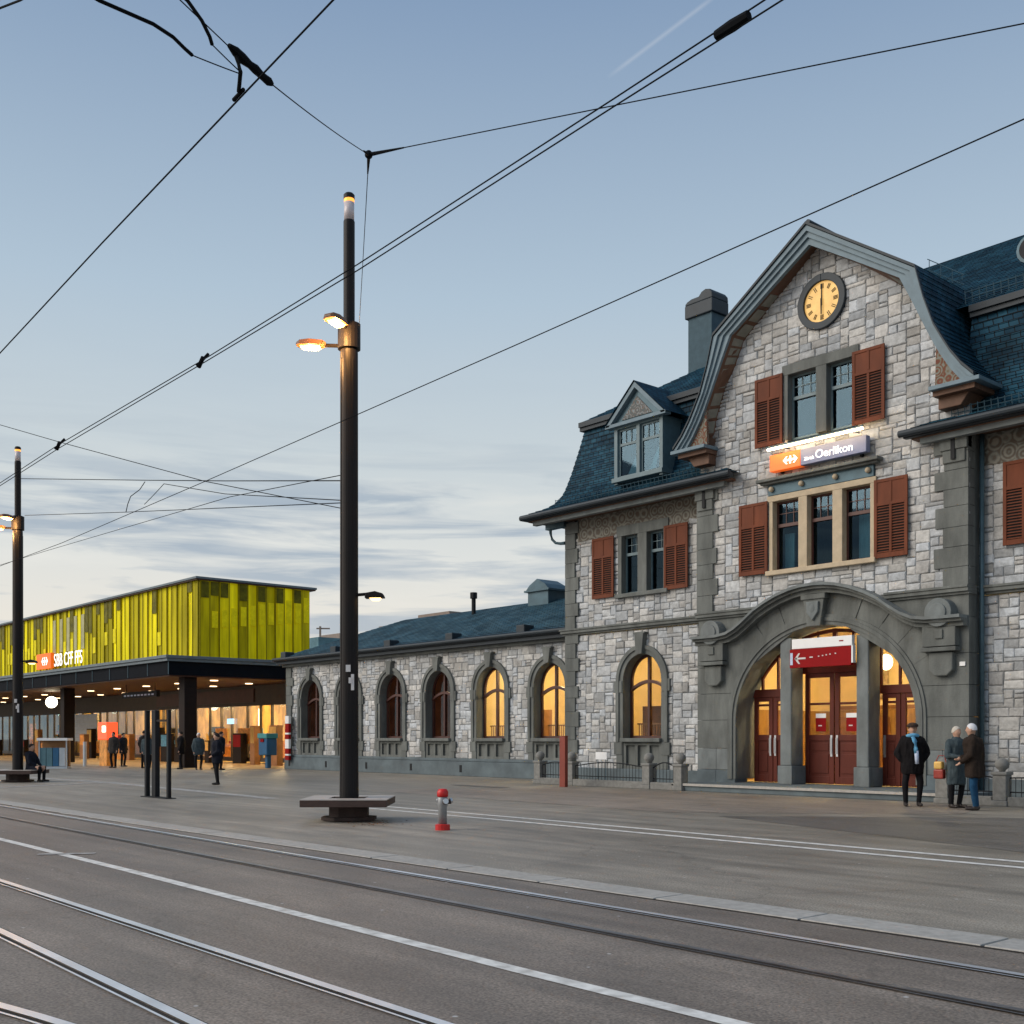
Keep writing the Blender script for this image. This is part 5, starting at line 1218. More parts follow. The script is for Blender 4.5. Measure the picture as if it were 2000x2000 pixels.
for p in (P0, P1):
    c_, s_ = math.cos(ROT), math.sin(ROT)
    lamp('street_lamp_light', (p[0] - .66 * c_, p[1] - .66 * s_, 8.15), 70, (1, .50, .16), .08); lamp('street_lamp_light', (p[0] - .1 * c_ + .52 * s_, p[1] - .1 * s_ - .52 * c_, 8.42), 70, (1, .50, .16), .08)

# windblown leaf litter by the bench
lm = MB(); rl_ = random.Random(4)
for k in range(90):
    x, y = -15.95 + rl_.gauss(0, .35), -14.75 + rl_.gauss(0, .22); a = rl_.uniform(0, 6.28); s = rl_.uniform(.012, .03)
    c_, s_ = math.cos(a) * s, math.sin(a) * s; z = .006 + rl_.uniform(0, .012)
    lm.face([(x + c_, y + s_, z), (x - s_ * .6, y + c_ * .6, z + rl_.uniform(0, .01)), (x - c_, y - s_, z), (x + s_ * .6, y - c_ * .6, z + rl_.uniform(0, .01))])
lo = lm.build('leaf_litter', 'leaf_brown', kind='stuff'); lo['label'] = 'scatter of small brown leaves beside the bench foot'
# fire hydrant
hy = thing('fire_hydrant', 'grey fire hydrant with red cap and red foot beside the bench', 'hydrant', (-14.10, -14.61, 0), .7)
MB().lathe([(.118, 0), (.118, .085), (.09, .095)], n=16).build('foot', 'hydrant_red', hy)
MB().lathe([(.07, .07), (.068, .36), (.082, .39), (.082, .50), (.072, .52)], n=16).build('barrel', 'hydrant_grey', hy, smooth=True)
MB().lathe([(.078, .52), (.09, .53), (.09, .60), (.065, .645), (.02, .65)], n=16).build('cap', 'hydrant_red', hy, smooth=True)
for a in (-1.0, 2.2, .6):
    c_, s_ = math.cos(a), math.sin(a); m = MB(); m.tube([(.06 * c_, .06 * s_, .44), (.14 * c_, .14 * s_, .44)], .035, 10); O_ = m.build('outlet', 'rust_steel', hy); MB().tube([(.125 * c_, .125 * s_, .455), (.155 * c_, .155 * s_, .46)], .044, 10).build('outlet_cap', 'hydrant_silver', O_)

# stop stand: three upright posts on a plate
st_ = wthing('stop_stand', 'black stand of three upright posts, the middle one thicker, on the open square', 'stand', (-26.3, -13.95, 0))
MB().box(-26.92, -26.82, -14.04, -13.94, 0, 2.12).build('post', 'black_iron', st_); MB().box(-26.55, -26.33, -14.02, -13.90, 0, 2.12).build('post', 'black_iron', st_, bevel=.01); MB().box(-25.67, -25.57, -14.03, -13.95, 0, 2.12).build('post', 'black_iron', st_)
MB().box(-26.98, -25.50, -14.12, -13.86, 0, .018).build('base_plate', 'black_iron', st_); MB().box(-26.33, -25.67, -13.99, -13.97, 1.84, 1.89).build('cross_rail', 'black_iron', st_)

# ------------------------------------------------------------------ overhead wires
def wire(name, pts, r, label, sag=0.0, n=10, cat='wire'):
    if len(pts) == 2 and sag:
        a, b = Vector(pts[0]), Vector(pts[1]); pts = [tuple(a.lerp(b, k / n) - Vector((0, 0, sag * 4 * (k / n) * (1 - k / n)))) for k in range(n + 1)]
    return tag(MB().tube(pts, r, 5).build(name, 'wire_black'), label, cat, 'overhead wires')
wire('contact_wire', [(6, -19.15, 6.78), (-4.46, -19.15, 6.42), (-6.01, -19.15, 6.35), (-9.56, -19.15, 6.21), (-12.92, -19.15, 6.13), (-18.11, -19.15, 6.08), (-21.1, -19.15, 5.98), (-60, -17.4, 5.9)], .0065, 'upper of the two close parallel wires crossing the whole sky')
wire('contact_wire', [(6, -19.15, 6.70), (-4.40, -19.15, 6.345), (-6.01, -19.15, 6.29), (-9.56, -19.15, 6.15), (-12.92, -19.15, 6.09), (-18.11, -19.15, 6.02), (-21.1, -19.15, 5.93), (-60, -17.38, 5.85)], .0065, 'lower of the two close parallel wires crossing the whole sky')
wire('contact_wire', [(4, -16, 6.85), (-4.31, -16, 6.62), (-10.83, -16, 6.43), (-19.54, -16, 6.21), (-27.07, -16, 6.05), (-60, -15.4, 6.3)], .007, 'single wire passing above the clock gable to the lamp poles')
wire('contact_wire', [(8, -21.9, 6.3), (-5.62, -21.9, 5.73), (-9.13, -21.9, 5.49), (-11.81, -21.9, 5.28), (-34, -21.4, 5.3)], .0065, 'steep wire through the dark insulator at the upper left')
wire('contact_wire', [(-4.5, -23.3, 5.0), (-6.71, -23.3, 5.67), (-7.09, -23.3, 5.81), (-9.5, -23.3, 6.5)], .0065, 'short wire crossing the top left picture corner')
N0 = (-10.06, -18.69, 7.66)
wire('span_wire', [N0, (-16.60, -14.53, 8.62)], .005, 'thin span wire from the wire knot to the nearest lamp pole', .02)
wire('span_wire', [N0, (-6.80, -21.65, 5.86)], .0045, 'span wire from the wire knot to the dark insulator', .02)
wire('span_wire', [N0, (-3.75, -17.21, 6.65), (4.0, -15.4, 5.4)], .0055, 'long span wire from the wire knot out to the right edge')
wire('span_wire', [(-6.62, -22.04, 5.86), (-6.27, -22.56, 5.79), (-5.2, -24.2, 5.6)], .004, 'thin wire from the insulator up to the top edge')
kn = wthing('wire_knot', 'dark metal knot joining three span wires above the lamp pole', 'fitting', N0)
d1_ = (Vector((-16.6, -14.53, 8.62)) - Vector(N0)).normalized(); d2_ = (Vector((-6.8, -21.65, 5.86)) - Vector(N0)).normalized(); d3_ = (Vector((-3.75, -17.21, 6.65)) - Vector(N0)).normalized()
for d_, ln in ((d1_, .55), (d2_, .38), (d3_, .5)): MB().tube([N0, tuple(Vector(N0) + d_ * ln)], [.022, .008], 7).build('clamp', 'wire_black', kn)
MB().sphere(N0, .045, 8, 6).build('ring', 'wire_black', kn)
ins = wthing('insulator', 'thick black section insulator on the crossing wires at upper left', 'insulator', (-6.7, -21.85, 5.85))
MB().tube([(-6.60, -22.06, 5.86), (-6.63, -22.00, 5.86), (-6.67, -21.93, 5.86), (-6.70, -21.86, 5.86), (-6.72, -21.81, 5.86), (-6.76, -21.74, 5.86), (-6.79, -21.67, 5.86), (-6.80, -21.64, 5.86)], [.014, .030, .034, .024, .030, .024, .028, .014], 8).build('body', 'wire_black', ins)
MB().tube([(-6.64, -21.99, 5.85), (-6.58, -21.99, 5.71), (-6.74, -21.92, 5.68)], [.018, .014, .014], 7).build('drop_bracket', 'wire_black', ins)
MB().tube([(-6.70, -21.905, 5.682), (-6.84, -21.905, 5.672)], .013, 7).build('wire_clamp', 'wire_black', ins)
wire('feeder_cable', [(-6.5, -23.4, 5.80), (-6.57, -22.9, 5.77), (-6.55, -22.58, 5.755), (-6.60, -22.43, 5.76), (-6.66, -22.33, 5.76), (-6.68, -22.27, 5.75)], .012, 'thick curved black cable at the top left', cat='cable')
wire('feeder_cable', [(-6.1, -22.75, 5.75), (-6.23, -22.51, 5.77), (-6.36, -22.36, 5.78), (-6.46, -22.26, 5.77), (-6.51, -22.22, 5.76)], .012, 'shorter thick black cable right of the curved one at the top', cat='cable')
wire('tie_wire', [(-6.68, -22.27, 5.75), (-6.57, -21.99, 5.69)], .004, 'hair-thin tie from the curved cable to the insulator bracket', .002)
wire('tie_wire', [(-6.51, -22.22, 5.76), (-6.57, -21.99, 5.70)], .004, 'hair-thin tie from the shorter cable to the insulator bracket', .002)
tag(MB().tube([(-4.74, -19.15, 6.375), (-4.88, -19.15, 6.37), (-5.02, -19.15, 6.365)], [.035, .042, .035], 8).build('wire_sleeve', 'wire_black'), 'black sleeve clamping the two parallel wires near the top edge', 'fitting')
for p, l in (((-13.1, -19.15, 6.11), 'small dark clip on the two parallel wires left of the nearest lamp pole'), ((-18.15, -19.15, 6.06), 'small dark hanger where a cross wire meets the two parallel wires')):
    m = MB(); m.tube([(p[0] - .06, p[1], p[2] - .04), (p[0] + .06, p[1], p[2] + .05)], .028, 7); m.tube([(p[0], p[1] + .1, p[2] + .13), (p[0], p[1] - .05, p[2] - .05)], .02, 6); tag(m.build('wire_clip', 'wire_black'), l, 'fitting')
wire('span_wire', [(-38.5, -13.40, 9.95), (-29.09, -13.15, 8.31), (-23.98, -13.36, 7.38), (-17.0, -14.57, 6.0)], .011, 'heavy dark span wire between the two lamp poles, top one')
wire('span_wire', [(-42, -17.0, 12.6), (-29.49, -16.66, 9.23), (-25.96, -16.41, 8.14), (-20.55, -15.51, 6.46), (-17.0, -14.57, 5.5)], .008, 'slanting cross wire from the upper left down to the nearest lamp pole')
wire('span_wire', [(-27.78, -13.16, 7.99), (-23.98, -13.36, 7.08), (-17.0, -14.57, 5.65)], .009, 'short cross wire below the heavy span wire, ending at the nearest lamp pole')
wire('span_wire', [(-38.3, -13.28, 8.73), (-30.38, -13.11, 7.66), (-17.0, -14.57, 5.61)], .009, 'lowest near-level span wire between the two lamp poles')
wire('span_wire', [(-60, -9.0, 9.6), (-45.16, -10.31, 8.75), (-25.74, -12.34, 7.44), (-17.0, -14.57, 6.11)], .009, 'wire descending from the nearest lamp pole to the far left')
wire('tie_wire', [(-29.07, -13.12, 8.27), (-28.98, -13.3, 8.02), (-28.83, -13.61, 7.77), (-28.55, -13.8, 7.5), (-28.42, -13.9, 7.26)], .011, 'drooping jumper wire hanging below the heavy span wire')
wire('tie_wire', [(-27.78, -13.16, 7.99), (-29.08, -13.13, 7.67)], .009, 'thin straight tie below the heavy span wire', .01)

# ------------------------------------------------------------------ modern concourse building
con = wthing('concourse_building', 'modern flat-roofed station concourse clad in yellow green panels above a dark canopy', 'building', (-75, 4, 0))
CX, CZ0, CZ1 = -53.4, 5.35, 9.42
rndp = random.Random(3)
n = 12; YE = 6.4
for k in range(n):
    ya, yb = YE * k / n, YE * (k + 1) / n; d = .07 if k % 2 else 0; t = rndp.choice((.45, .62, .8, 1.0, 1.15))
    m = MB(); m.face([(CX + d, ya + .015, CZ0), (CX + .07 - d, yb - .015, CZ0), (CX + .07 - d, yb - .015, CZ1), (CX + d, ya + .015, CZ1)]); m.face([(CX - .05, ya + .015, CZ0), (CX - .05, yb - .015, CZ0), (CX - .05, yb - .015, CZ1), (CX - .05, ya + .015, CZ1)])
    m.build('facade_panel', 'lime_panel', con, tone=(t, t, t))
    MB().box(CX + .02, CX + .10, ya - .018, ya + .014, CZ0, CZ1).build('fin', 'fin_olive', con)
    if k % 2 == 0 or k == 1: MB().box(CX + .075, CX + .10, ya + .05, yb - .06, CZ1 - rndp.uniform(.5, 1.1), CZ1 - .03).build('unlit_patch', 'unlit_olive', con)  # added dark sheets imitate panels with no light behind them
    if k > 0:
        z0 = 7.0 + .06 * k; MB().box(CX + .06, CX + .09, ya + .12, yb - .10, z0, z0 + .8 + .05 * k).build('lit_window', 'lime_lit', con)
x = CX; k = 0
while x > -118:
    w = .62; d = .07 if k % 2 else 0; t = rndp.choice((.35, .5, .65, .8, 1.0, 1.15)); mn = 'lime_panel'
    if 24 < k < 34 and k % 2: mn = 'pale_lit'
    m = MB(); m.face([(x - .015, -d, CZ0), (x - w + .015, -.07 + d, CZ0), (x - w + .015, -.07 + d, CZ1), (x - .015, -d, CZ1)]); m.face([(x - .015, .05, CZ0), (x - w + .015, .05, CZ0), (x - w + .015, .05, CZ1), (x - .015, .05, CZ1)])
    MB().box(x - .012, x + .012, -.10, -.02, CZ0, CZ1).build('fin', 'fin_olive', con)
    if mn == 'pale_lit':
        m.build('facade_panel', 'lime_panel', con, tone=(t, t, t)); MB().box(x - w + .06, x - .06, -.10, -.08, 6.9, 9.0).build('lit_window', 'pale_lit', con)
    else:
        m.build('facade_panel', mn, con, tone=(t, t, t))
        if rndp.random() < .45: MB().box(x - w + .07, x - .07, -.10, -.075, CZ1 - rndp.uniform(.5, 1.7), CZ1 - .03).build('unlit_patch', 'unlit_olive', con)
        if rndp.random() < .3: z0 = rndp.uniform(6.3, 7.1); MB().box(x - w + .10, x - .10, -.10, -.08, z0, z0 + rndp.uniform(.6, 1.1)).build('lit_window', 'lime_lit', con)
    x -= w; k += 1
MB().box(-118, CX - .06, .06, YE, CZ0, CZ1).build('wall_core', 'concourse_brown', con)
m = MB(); m.box(-119, CX + .25, -.30, YE + .3, CZ1 + .06, CZ1 + .17); Rf = m.build('roof', 'fascia_grey', con, bevel=.01); MB().box(-119, CX + .20, -.24, YE + .25, CZ1, CZ1 + .06).build('roof_soffit', 'concourse_soffit', Rf)
# canopy
KX, KY0, KY1 = -50.6, -3.0, 12.0
m = MB(); m.box(-120, KX, KY0, KY1, 5.22, 5.36); Cn = m.build('canopy', 'fascia_grey', con, bevel=.01); MB().box(-120, KX - .08, KY0 + .08, KY1, 5.08, 5.215).build('canopy_edge', 'fascia_grey', Cn, bevel=.01)
m = MB()
xx = KX - .2
MB().box(-120, KX - .22, KY0 + .22, KY1, 4.44, 5.08).build('canopy_fascia', 'fascia_black', Cn)
while xx > -118:
    MB().box(xx - .02, xx + .02, KY0 + .19, KY0 + .22, 4.46, 5.06).build('fascia_joint', 'zinc', Cn); xx -= 2.4
MB().box(-119.9, KX - .30, KY0 + .30, KY1, 4.38, 4.435).build('canopy_soffit', 'concourse_soffit', Cn)
for k in range(15):
    for yy, off in ((.7, 0), (3.6, 1.8)):
        x = -53.2 - 4.2 * k - off; MB().lathe([(.20, 0), (.20, .03)], (x, yy, 4.345), 12).build('downlight', 'down_glow', con)
for x, y in ((-51.5, -1.5), (-67.8, -1.5), (-84, -1.5), (-100, -1.5)):
    MB().box(x - .32, x + .32, y - .32, y + .32, 0, 4.38).build('column', 'column_dark', con, bevel=.02)
# shop fronts under the canopy
SY = 5.0
MB().box(-119, -46.8, SY, SY + .3, 3.25, 4.37).build('bulkhead', 'concourse_brown', con)
MB().box(-70, -57, SY - .06, SY, 3.45, 4.2).build('fascia_board', 'concourse_soffit', con)
x = -47.0; k = 0
while x > -112:
    w = (1.5, 1.9, 1.3)[k % 3]; MB().box(x - .05, x + .05, SY, SY + .14, .1, 3.25).build('mullion', 'mullion', con)
    pane(rect(x - w + .05, x - .05, .35, 3.25), SY + .06, con, 'glass_clear'); MB().box(x - w + .05, x - .05, SY + .02, SY + .12, .1, .35).build('shop_plinth', 'mullion', con)
    x -= w; k += 1
room(con, -112, -46.6, SY + .2, 9.5, .05, 3.9, 'shop_wall')
rs2 = random.Random(9)
x = -48.0
while x > -100:
    w = rs2.uniform(.8, 1.8); h = rs2.uniform(1.0, 2.7); yy = rs2.uniform(6.2, 8.2)
    mn = rs2.choice(('shop_orange', 'room_wood', 'shop_wall', 'roller_grey', 'far_teal', 'shop_orange', 'concourse_brown'))
    S_ = MB().box(x - w, x, yy, yy + .5, .05, h).build('shelf_unit', mn, con)
    for q in range(3):
        if h > 1.3: MB().box(x - w + .08, x - .08, yy - .12, yy, h * (q + 1) / 4, h * (q + 1) / 4 + rs2.uniform(.12, .3)).build('goods', rs2.choice(('shop_orange', 'white_enamel', 'bag_gold', 'scarf_blue', 'sign_red', 'shop_wall')), S_)
    x -= w + rs2.uniform(.1, .9)
rk = random.Random(21)
x = -48.5
while x > -98:
    w = rk.uniform(.5, 1.2); h = rk.choice((.9, 1.1, 1.3, 1.7, 2.1)); yy = rk.uniform(3.2, 4.5)
    D_ = MB().box(x - w, x, yy, yy + .35, .004, h).build('display_case', rk.choice(('column_dark', 'room_wood', 'shop_orange', 'concourse_brown', 'room_wood', 'column_dark')), con, bevel=.01)
    if h > 1: MB().box(x - w + .06, x - .06, yy - .012, yy - .002, h * .55, h - .08).build('poster', rk.choice(('bag_gold', 'shop_wall', 'scarf_blue', 'sign_red', 'shop_orange')), D_)
    x -= w + rk.uniform(.5, 2.6)
for x in (-58.2, -61.0): MB().box(x - .75, x + .75, SY - .02, SY + .0, 1.1, 2.0).build('menu_board', 'shop_orange', con)
MB().box(-60.2, -59.4, SY - .05, SY - .02, 2.25, 2.55).build('screen', 'screen_blue', con)
for k in range(7): MB().box(-84.5, -80.2, SY - .05 - .012 * (k % 2), SY - .02, 1.2 + k * .28, 1.47 + k * .28).build('roller_slat', 'roller_grey', con)
m = MB(); m.tube([(-57.6, 5.6, .8), (-57.6, 5.6, 3.1)], .04, 6); m.build('light_strip', 'down_glow', con)
for x in (-53.2, -61.6, -70.0, -78.4, -91.0):
    l_ = bpy.data.lights.new('canopy_spot', 'SPOT'); l_.energy = 420; l_.color = (1, .60, .26); l_.spot_size = math.radians(150); l_.spot_blend = .6; l_.shadow_soft_size = .2
    o_ = bpy.data.objects.new('canopy_spot', l_); COL.objects.link(o_); o_.location = (x, .7, 4.32)
for x in (-50, -57, -64, -72, -82, -93): lamp('shop_light', (x, 6.8, 3.5), 400 if x > -66 else 280, (1, .76, .40), .3)
fl = MB(); fl.face([(-119, -2.7, .004), (-46.9, -2.7, .004), (-46.9, 9.5, .004), (-119, 9.5, .004)]); struct(fl.build('concourse_floor', 'pale_floor'))
# lit company lettering on the concourse
cs = wthing('roof_sign', 'red square emblem with white lettering SBB CFF FFS on the green facade', 'sign', (-73, -.5, 5.9))
MB().box(-76.2, -73.5, -.55, -.35, 5.90, 6.88).build('emblem_field', 'sign_orange', cs); arrows(cs, -74.6, -.56, 6.38, .62, 'letter_white')
world_text('SBB CFF FFS', cs, -73.2, -.45, 5.98, 1.15, 'letter_white', 4.9)
rl = wthing('round_lamp', 'glowing round white disc lamp hanging under the canopy', 'lamp', (-73.5, -.5, 3.7))
MB().sphere((-73.5, -.5, 3.72), .36, 18, 12).build('globe', 'globe_glow', rl, smooth=True); MB().tube([(-73.5, -.5, 4.05), (-73.5, -.5, 4.38)], .02, 6).build('rod', 'black_iron', rl)
db = wthing('display_board', 'dark departure display hanging under the canopy', 'display', (-59.4, -.6, 3.5))
MB().box(-61.6, -57.0, -.7, -.5, 3.62, 3.95).build('case', 'black_iron', db, bevel=.01)
m = MB()
for k in range(9): m.box(-61.3 + k * .46, -61.02 + k * .46, -.708, -.701, 3.72, 3.80)
m.build('figures', 'scarf_pale', db, kind='stuff')
for x in (-61.2, -57.4): MB().tube([(x, -.6, 3.95), (x, -.6, 4.38)], .02, 6).build('hanger', 'black_iron', db)
tm_ = wthing('ticket_machine', 'red machine with glowing red and white top under the canopy', 'ticket machine', (-57.6, -3.0, 0))
MB().box(-58.1, -57.1, -3.3, -2.8, 0, 1.35).build('cabinet', 'shop_orange', tm_, bevel=.02); MB().box(-58.2, -57.0, -3.34, -2.76, 1.36, 2.25).build('head', 'red_glow', tm_, bevel=.03); MB().box(-57.55, -57.15, -3.36, -3.33, 1.75, 2.05).build('light', 'globe_glow', tm_)
tag(MB().tube([(-57.4, -4.3, 0), (-57.4, -4.3, 1.25)], .09, 10).build('bollard', 'roller_grey'), 'slim grey bollard in front of the red machine', 'bollard')
# newspaper box
nbx = wthing('newspaper_box', 'newspaper dispenser with white roof and blue panels left under the canopy', 'newspaper box', (-54.3, -6.85, 0)); a = ROT
c_, s_ = math.cos(a), math.sin(a)
def nb_box(name, x0, x1, y0, y1, z0, z1, mname):
    o = MB().box(x0, x1, y0, y1, z0, z1).build(name, mname, None); o.parent = nbx; o.rotation_euler = (0, 0, a); return o
nb_box('frame', -.68, .68, -.28, .28, 0, .10, 'roller_grey'); nb_box('roof', -.72, .72, -.34, .34, 1.32, 1.44, 'white_enamel'); nb_box('back', -.64, .64, .1, .26, .10, 1.32, 'room_wood')
for q, mn in enumerate(('far_teal', 'far_teal', 'blue_box', 'roller_grey')): nb_box('flap', -.60 + q * .30, -.33 + q * .30, -.24, .08, .12, .98, mn)
for q in (-.66, .62): nb_box('post', q, q + .05, -.27, -.22, .1, 1.32, 'roller_grey')
# letter box and striped sign at the wing's corner
lb = wthing('letter_box', 'blue letter box with teal top on a post by the end of the low wing', 'letter box', (-48.2, 1.0, 0))
MB().box(-48.27, -48.05, .9, 1.1, 0, .62).build('post', 'blue_box', lb); MB().box(-48.55, -47.75, .70, 1.25, .62, 1.42).build('box', 'blue_box', lb, bevel=.04); MB().box(-48.6, -47.7, .66, 1.28, 1.42, 1.66).build('top', 'teal_top', lb, bevel=.03); MB().box(-48.30, -48.0, .655, .70, 1.25, 1.40).build('emblem', 'sign_red', lb)
ss = wthing('striped_sign', 'red and white banded upright sign fixed to the corner of the low wing', 'sign', (-46.1, .9, .4))
for z0, z1, mn in ((.42, .62, 'sign_red'), (.63, .70, 'white_enamel'), (.71, .95, 'sign_red'), (.96, 1.38, 'white_enamel'), (1.39, 1.60, 'sign_red'), (1.61, 1.68, 'white_enamel'), (1.69, 2.10, 'sign_red'), (2.11, 2.46, 'white_enamel')): MB().box(-46.28, -45.95, .84, .96, z0, z1).build('band', mn, ss)
# far behind
fb = wthing('distant_block', 'distant teal office block between the concourse and the low wing', 'building', (-115, 46, 0)); MB().box(-124, -108, 40, 54, 0, 12.6).build('wall', 'far_teal', fb); MB().box(-114, -110, 44, 48, 12.6, 13.4).build('roof_box', 'far_brown', fb)
for k in range(6):
    for j in range(3): MB().box(-108.0, -107.93, 41 + k * 2.2, 42.4 + k * 2.2, 4.0 + j * 3, 5.7 + j * 3).build('window', 'glass_dark', fb)
cr_ = wthing('tower_crane', 'tiny distant crane beside the yellow green building', 'crane', (-130, 53.6, 0)); MB().tube([(-130, 53.6, 0), (-130, 53.6, 16.3)], .16, 4).build('mast', 'far_brown', cr_); MB().tube([(-130.3, 53.2, 16.0), (-129.2, 54.6, 16.0)], .10, 4).build('jib', 'far_brown', cr_)

# ------------------------------------------------------------------ people
def capsule(m, p, q, r1, r2, n=10):
    p, q = Vector(p), Vector(q); d = (q - p); L = d.length
    if L < 1e-5: return
    d = d / L; up = Vector((0, 0, 1)) if abs(d.z) < .9 else Vector((0, 1, 0)); a = d.cross(up).normalized(); b = a.cross(d)
    st = [(-r1 * math.cos(t), r1 * math.sin(t)) for t in (.05, .5, 1.0, math.pi / 2)] + [(L + r2 * math.cos(t), r2 * math.sin(t)) for t in (math.pi / 2, 1.0, .5, .05)]
    i = len(m.v)
    for s, r in st:
        for k in range(n):
            an = 2 * math.pi * k / n; m.v.append(tuple(p + d * s + (a * math.cos(an) + b * math.sin(an)) * r))
    for j in range(len(st) - 1):
        for k in range(n):
            w = (k + 1) % n; m.f.append((i + j * n + k, i + j * n + w, i + (j + 1) * n + w, i + (j + 1) * n + k))
    m.f.append(tuple(i + k for k in range(n - 1, -1, -1))); m.f.append(tuple(i + (len(st) - 1) * n + k for k in range(n)))
def remeshed(m, name, mats, pick, parent, vox, smooth_it=6, fold=0.0):
    me = bpy.data.meshes.new(name); me.from_pydata(m.v, [], m.f)
    bm = bmesh.new(); bm.from_mesh(me); bmesh.ops.recalc_face_normals(bm, faces=bm.faces); bm.to_mesh(me); bm.free()
    o = bpy.data.objects.new(name, me); COL.objects.link(o)
    r = o.modifiers.new('r', 'REMESH'); r.mode = 'VOXEL'; r.voxel_size = vox
    s = o.modifiers.new('s', 'SMOOTH'); s.factor = .5; s.iterations = smooth_it
    dg = bpy.context.evaluated_depsgraph_get(); nm = bpy.data.meshes.new_from_object(o.evaluated_get(dg)); bpy.data.objects.remove(o)
    if fold:                        # soft vertical folds in the cloth
        nrm_ = [v.normal.copy() for v in nm.vertices]; new_ = []
        for v, vn in zip(nm.vertices, nrm_):
            c = v.co; k = noise.noise(Vector((c.x * 9 + parent.location.x * 3, c.y * 9, c.z * 2.6))) * 1.0 + .5 * noise.noise(Vector((c.x * 20, c.y * 20, c.z * 7 + parent.location.y)))
            new_ += list(c + vn * (k * fold))
        nm.vertices.foreach_set('co', new_); nm.update()
    nm.materials.clear()
    for x in mats: nm.materials.append(MATS[x])
    for p in nm.polygons:
        p.use_smooth = True
        if pick: p.material_index = pick(p.center)
    o = bpy.data.objects.new(name, nm); COL.objects.link(o); o.parent = parent; return o
def person(label, loc, rotz, H, coat, hem, legs='trousers_black', hair='hair_dark', armL=None, armR=None, stance=.10, scarf=False, cap=False, vox=.016, sit=False, lean=0.0, skirt=1.0, group=None, bulk=1.0):
    t = thing('person', label, 'person', loc, rotz, group); S = H / 1.75
    armL = armL or ((-.25, .03, 1.13), (-.24, -.06, .87)); armR = armR or ((.25, .03, 1.13), (.24, -.06, .87))
    def sc(p): return (p[0] * S, (p[1] - lean * max(0, p[2] - .9)) * S, p[2] * S)
    m = MB(); dz = -.47 if sit else 0
    def q(p): return sc((p[0], p[1], p[2] + dz))
    hd = q((0, -.02, 1.62))
    m.sphere(hd, .092 * S, 14, 10, .86, 1.04, 1.24); m.sphere((hd[0], hd[1] - .02 * S, hd[2] - .075 * S), .055 * S, 10, 8)
    m.sphere((hd[0], hd[1] - .098 * S, hd[2] - .012 * S), .017 * S, 8, 6, .8, 1, 1.3)
    for s in (-1, 1): m.sphere((hd[0] + s * .082 * S, hd[1] + .008, hd[2] - .01 * S), .024 * S, 8, 6, .5, .8, 1.2)
    capsule(m, q((0, 0, 1.40)), q((0, -.01, 1.56)), .062 * S, .055 * S)
    m.lathe([(.10 * S, 0), (.155 * S, .05 * S), (.145 * S, .20 * S), (.165 * S, .38 * S), (.185 * S, .50 * S), (.12 * S, .58 * S), (.05 * S, .62 * S)], q((0, 0, .86)), 16, 1, .66)
    toes = []
    for s in (-1, 1):
        if sit: hip, knee, ank = (s * .09, 0, .90 + dz), (s * .12, -.42, .48), (s * .12, -.40, .10)
        else: hip, knee, ank = (s * .09, 0, .92), (s * (.09 + stance) * .5 + s * .045, -.025, .50), (s * stance, .02, .09)
        capsule(m, sc(hip), sc(knee), .092 * S, .068 * S); capsule(m, sc(knee), sc(ank), .068 * S, .052 * S); capsule(m, sc((ank[0], ank[1] + .03, .045)), sc((ank[0] + s * .02, ank[1] - .17, .04)), .044 * S, .036 * S)
    hands = []
    for arm, s in ((armL, -1), (armR, 1)):
        sh = (s * .175, .01, 1.40); capsule(m, q(sh), q(arm[0]), .055 * S, .043 * S); capsule(m, q(arm[0]), q(arm[1]), .042 * S, .030 * S)
        d = (Vector(arm[1]) - Vector(arm[0])).normalized(); w = Vector(arm[1]); pal = w + d * .075; sd_ = d.cross(Vector((0, 1, 0))).normalized() if abs(d.y) < .9 else Vector((1, 0, 0)); nn = d.cross(sd_)
        capsule(m, q(tuple(w)), q(tuple(pal)), .028 * S, .034 * S)
        for f in range(4):
            b0 = pal + sd_ * (.027 - .018 * f) + d * .015; ln = (.062, .072, .068, .052)[f]; k1 = b0 + d * ln * .6 + nn * .006; k2 = k1 + d * ln * .4 + nn * .02
            capsule(m, q(tuple(b0)), q(tuple(k1)), .0095 * S, .009 * S, 6); capsule(m, q(tuple(k1)), q(tuple(k2)), .009 * S, .008 * S, 6)
        b0 = w + sd_ * .028 + d * .03; capsule(m, q(tuple(b0)), q(tuple(b0 + sd_ * .025 + d * .045 + nn * .012)), .011 * S, .009 * S, 6)
        hands.append(Vector(q(tuple(pal))))
    zneck = q((0, 0, 1.47))[2]
    def pick(c):
        if c.z > zneck: return 0
        if min((c - h).length for h in hands) < .13 * S: return 0
        if c.z < .085 * S: return 2
        return 1
    body = remeshed(m, 'body', ['skin', legs, 'shoe'], pick, t, vox, 5, .006)
    # coat with sleeves
    m = MB(); h0 = hem + (dz if sit else 0)
    if sit:
        m.lathe([(.19 * S, 0), (.205 * S, .12 * S), (.19 * S, .3 * S), (.21 * S, .46 * S), (.21 * S, .56 * S), (.13 * S, .64 * S), (.075 * S, .68 * S)], q((0, 0, .83)), 18, 1, .74)
        for s in (-1, 1): capsule(m, sc((s * .09, 0, .92 + dz)), sc((s * .12, -.30, .90 + dz)), .11 * S, .09 * S)
    else:
        zz = [hem, hem + .04, .86, 1.02, 1.22, 1.34, 1.43, 1.49, 1.53]; rr = [.185 * skirt, .195 * skirt, .20 * bulk, .19 * bulk, .205 * bulk, .215 * bulk, .185 * bulk, .11, .085]
        i = len(m.v); n = 20
        for z, r in zip(zz, rr):
            for k in range(n):
                a = 2 * math.pi * k / n; m.v.append(sc((r * math.cos(a), r * .74 * math.sin(a), z)))
